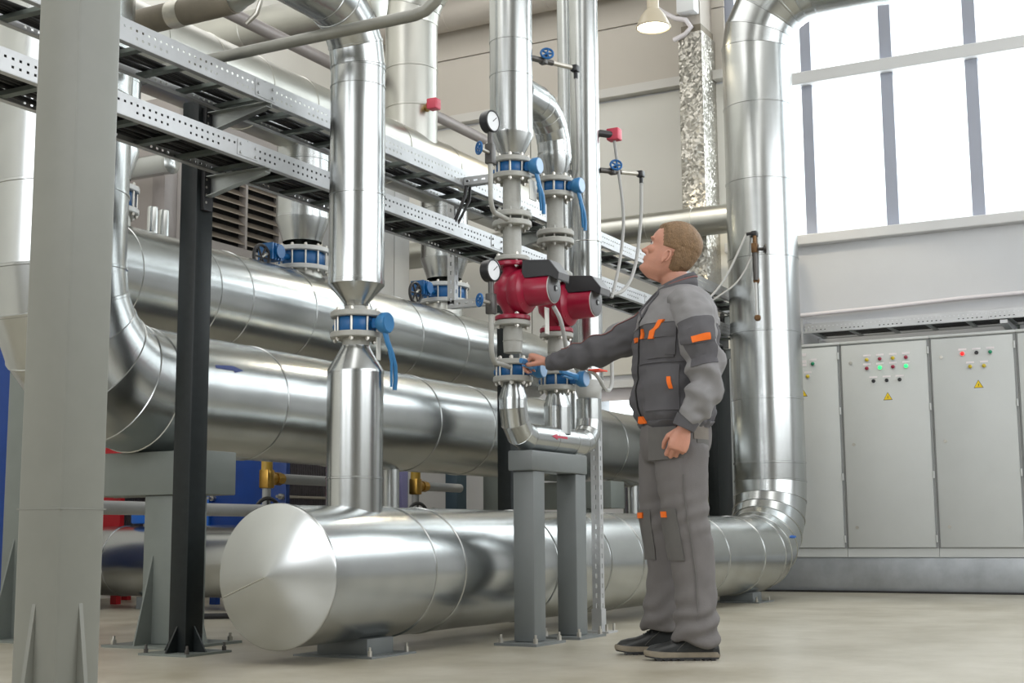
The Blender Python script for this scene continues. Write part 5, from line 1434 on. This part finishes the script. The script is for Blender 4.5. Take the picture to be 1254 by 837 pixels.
def head_pt(zk, th, off=0.0):
    t = zk * (len(HEAD) - 1); i = min(int(t), len(HEAD) - 2); a = t - i
    p0, p1, p2, p3 = HEAD[max(i-1, 0)], HEAD[i], HEAD[i+1], HEAD[min(i+2, len(HEAD)-1)]
    z, fr_, bk, w_ = [0.5 * (2*b + (c - a0) * a + (2*a0 - 5*b + 4*c - d_) * a*a + (-a0 + 3*b - 3*c + d_) * a*a*a) for a0, b, c, d_ in zip(p0, p1, p2, p3)]
    m = bk + (fr_ - bk) * .42
    c, s = math.cos(th), math.sin(th)
    x = m + (fr_ - m) * sup(c, .80) if c > 0 else m + (m - bk) * sup(c, .92)
    y = w_ * sup(s, .88)
    n = V((c / max(.03, fr_ - bk) * 2, s / max(.02, w_), 0)).normalized()
    upk = max(0, (z - .15) / .09)
    n = (n * (1 - min(upk, 1) * .8) + V((0, 0, 1)) * min(upk, 1) * .9).normalized()
    return V((x, y, z)) + n * off
mb = MB()
hk = [k / 46 for k in range(47)]; ht = [2*PI*k/40 for k in range(40)]
mb.rings([[HD(*head_pt(k, t)) for t in ht] for k in hk])
# nose, lips, brow, chin, ears
def blob(c, rx, ry, rz): 
    R = []
    for i in range(1, 8):
        th = PI * i / 8
        R.append([HD(c[0] + rx * math.sin(th) * math.cos(2*PI*k/12), c[1] + ry * math.sin(th) * math.sin(2*PI*k/12), c[2] - rz * math.cos(th)) for k in range(12)])
    mb.rings(R)
nose = [(.080, .124, .006, .008), (.088, .112, .010, .009), (.097, .099, .012, .010), (.104, .089, .014, .012), (.103, .081, .015, .010), (.092, .076, .013, .008)]
mb.rings([[HD(x + b * math.cos(t) , a * math.sin(t), z) for t in (2*PI*k/12 for k in range(12))] for x, z, a, b in nose])
blob((.108, 0, .086), .010, .011, .009)
for sg in (1, -1):
    blob((.096, .012 * sg, .082), .009, .008, .008)                       # nostril wings
    blob((.080, .030 * sg, .141), .012, .022, .008)                       # brow ridge
    blob((.066, .042 * sg, .098), .018, .020, .018)                       # cheek bone
blob((.0895, 0, .062), .007, .022, .0055); blob((.088, 0, .0515), .008, .020, .0060); blob((.086, 0, .020), .012, .022, .014)
def ear(sg):
    cx, cy, cz = -.006, .0765 * sg, .086
    pts = []
    for k in range(13):
        a = D(-70 + 300 * k / 12)
        pts.append(HD(cx - .004 + (.014 * math.cos(a) - .004 * math.sin(a)), cy + sg * (.009 - .005 * math.cos(a)), cz + .027 * math.sin(a)))
    mb.tube(pts, .0045, 8)
    R = []
    for k in range(3):
        R.append([HD(cx + .012 * math.cos(t) * (1 - .1 * k) - .003 * math.sin(t), cy + sg * (-.006 + .006 * k), cz + .024 * math.sin(t) * (1 - .1 * k)) for t in (2*PI*q/16 for q in range(16))])
    mb.rings(R)
    blob((cx + .005, cy + sg * .004, cz - .026), .006, .004, .008)
ear(1); ear(-1)
# neck and trunk
def limb(pts, n=18):
    mb.tube([P(*p[:3]) for p in pts], [p[3] for p in pts], n)
limb([(-.010, 0, 1.40, .075), (.0, 0, 1.50, .068), (.012, 0, 1.55, .061), (.028, 0, 1.60, .059), (.035, 0, 1.66, .055)], 24)
ellipse_loft(mb, [(.03, 0, .80, .10, .13), (.03, 0, .95, .115, .155), (.03, 0, 1.10, .115, .15), (.025, 0, 1.28, .125, .17), (.012, 0, 1.40, .105, .17), (.0, 0, 1.47, .07, .10)])
limb([(.0, .13, 1.42, .06), (-.03, .22, 1.34, .055), (-.07, .255, 1.14, .042), (-.02, .255, 1.00, .033), (.022, .250, .925, .027)])
limb([(.03, -.13, 1.42, .06), (.145, -.232, 1.385, .055), (.318, -.305, 1.312, .042), (.45, -.395, 1.286, .032), (.545, -.457, 1.276, .0255)])
for K in (LN, LF): limb([(K[i][0], K[i][1], K[i][2], K[i][3] * .62) for i in (0, 1, 3, 5, 6)] + [(K[8][0], K[8][1], .13, .04)])
def hand(Wp, Dv, Nv, Tv, curls, thumb, scale=1.0):
    Dv, Nv = Dv.normalized(), Nv.normalized(); Nv = (Nv - Dv * Nv.dot(Dv)).normalized()
    T = (Tv - Dv * Tv.dot(Dv) - Nv * Tv.dot(Nv)).normalized()
    R = []
    for d_, a, b in ((-.025, .024, .021), (0, .027, .020), (.020, .034, .019), (.045, .041, .018), (.070, .043, .0165), (.088, .041, .0135), (.096, .036, .009)):
        R.append([Wp + (Dv * d_ + T * (a * sup(math.cos(t), .75)) + Nv * (b * sup(math.sin(t), .8))) * scale for t in (2*PI*k/20 for k in range(20))])
    mb.rings(R)
    fing = [(.0305, .088, (.043, .026, .021), .0094), (.0105, .093, (.047, .029, .022), .0096), (-.0100, .090, (.043, .027, .021), .0091), (-.0295, .081, (.034, .021, .019), .0083)]
    for (to, dd, ls, r), cu in zip(fing, curls):
        p = Wp + (Dv * (dd - .014) + T * to - Nv * .002) * scale; a = cu[0] * .15
        pts = [p]; rr = [r]; ang = 0
        for k, l in enumerate(ls):
            ang += cu[k]
            d_ = Dv * math.cos(ang) - Nv * math.sin(ang)
            q = pts[-1] + d_ * (l + (.014 if k == 0 else 0)) * scale
            pts.append(pts[-1].lerp(q, .5)); rr.append(r * (.97 - .07 * k)); pts.append(q); rr.append(r * (1.0 - .09 * k))
        rr = [x * scale for x in rr]; rr[-1] *= .78
        mb.tube(pts, rr, 10); mb.sphere(pts[-1], rr[-1] * .98, 10, 8)
        for i in (2, 4): mb.sphere(pts[i], rr[i] * 1.05, 10, 8)
    p = Wp + (Dv * thumb[0] + T * .022 - Nv * .006) * scale; pts = [p]; rr = [.015]
    for v_, l, r in thumb[1]:
        d_ = (Dv * v_[0] + T * v_[1] + Nv * v_[2]).normalized()
        pts.append(pts[-1] + d_ * l * scale); rr.append(r)
    mb.tube(pts, [x * scale for x in rr], 10); mb.sphere(pts[-1], rr[-1] * scale, 10, 8)
# near (left) hand: hanging, back of the hand outwards, fingers loosely closed
hand(P(.026, .250, .922), PF * .34 - PU * .94, PS, PF, [(D(38), D(62), D(40)), (D(46), D(66), D(42)), (D(52), D(68), D(44)), (D(58), D(66), D(44))],
     (.020, (((.62, .55, -.35), .042, .0125), ((.80, .15, -.45), .032, .0105), ((.80, -.15, -.5), .024, .0085))), 1.0)
# far (right) hand closed over the lever
wr_ = P(.548, -.459, 1.277)
hand(wr_, V((-.05, .86, .42)), V((.0, -.40, .9)), V((-1, 0, 0)), [(D(62), D(68), D(40)), (D(60), D(70), D(42)), (D(58), D(70), D(42)), (D(58), D(66), D(42))],
     (.020, (((.70, .50, -.55), .040, .0120), ((.85, .15, -.50), .032, .0105), ((.95, -.10, -.05), .024, .0085))), .98)
body = fuse(mb, 'body', M['skin'], person, .0040, 2, .5)
# hair, brows, eyes
def is_hair(p):
    x, y, z = p
    if x > .052: return z > .186 - (x - .052) * .2
    if x > .022: return z > .112 + (x - .022) * 2.45
    if x > -.024: return z > .122
    return z > .036 + .3 * max(0, x + .06)
mbh = MB(); hk2 = [k / 90 for k in range(91)]; ht2 = [2*PI*k/120 for k in range(120)]
G = [[head_pt(k, t) for t in ht2] for k in hk2]
inside = [[is_hair(p) for p in row] for row in G]
vid = {}; vs = []; fs = []
for i in range(90):
    for j in range(120):
        q = [(i, j), (i, (j+1) % 120), (i+1, (j+1) % 120), (i+1, j)]
        if not all(inside[a][b] for a, b in q): continue
        for a, b in q:
            if (a, b) not in vid:
                deep = all(inside[max(0, min(90, a + da))][(b + db) % 120] for da in (-3, -1, 0, 1, 3) for db in (-3, -1, 0, 1, 3))
                mid = all(inside[max(0, min(90, a + da))][(b + db) % 120] for da in (-1, 0, 1) for db in (-1, 0, 1))
                top = max(0, (G[a][b].z - .14) / .09)
                o_ = (.0055 + .007 * min(1, top)) if deep else (.003 if mid else -.002)
                p = head_pt(hk2[a], ht2[b], o_ + .0022 * noise.noise(G[a][b] * 120) * (1 if deep else .3))
                vid[(a, b)] = len(vs); vs.append(HD(*p))
        fs.append(tuple(vid[k] for k in q))
mbh.add(vs, fs)
cap = MB()
mbh.build('hair', M['hair'], person, 80)
for sg in (1, -1):
    e_ = MB().sphere(HD(.0700, .030 * sg, .1225), .0125, 14, 10).build('eye', M['eye'], person)
    MB().sphere(HD(.0785, .030 * sg, .1230), .0062, 10, 8).build('iris', M['hx_blue'], e_)
    MB().tube([HD(.0945, .014 * sg, .140), HD(.0935, .026 * sg, .1445), HD(.087, .040 * sg, .144), HD(.077, .050 * sg, .139)], [.0025, .0035, .0032, .0015], 8).build('eyebrow', M['brow'], person)
    MB().tube([HD(.0845, .018 * sg, .1255), HD(.0850, .030 * sg, .1275), HD(.078, .043 * sg, .1235)], .0024, 8).build('eyelid', M['brow'], person)
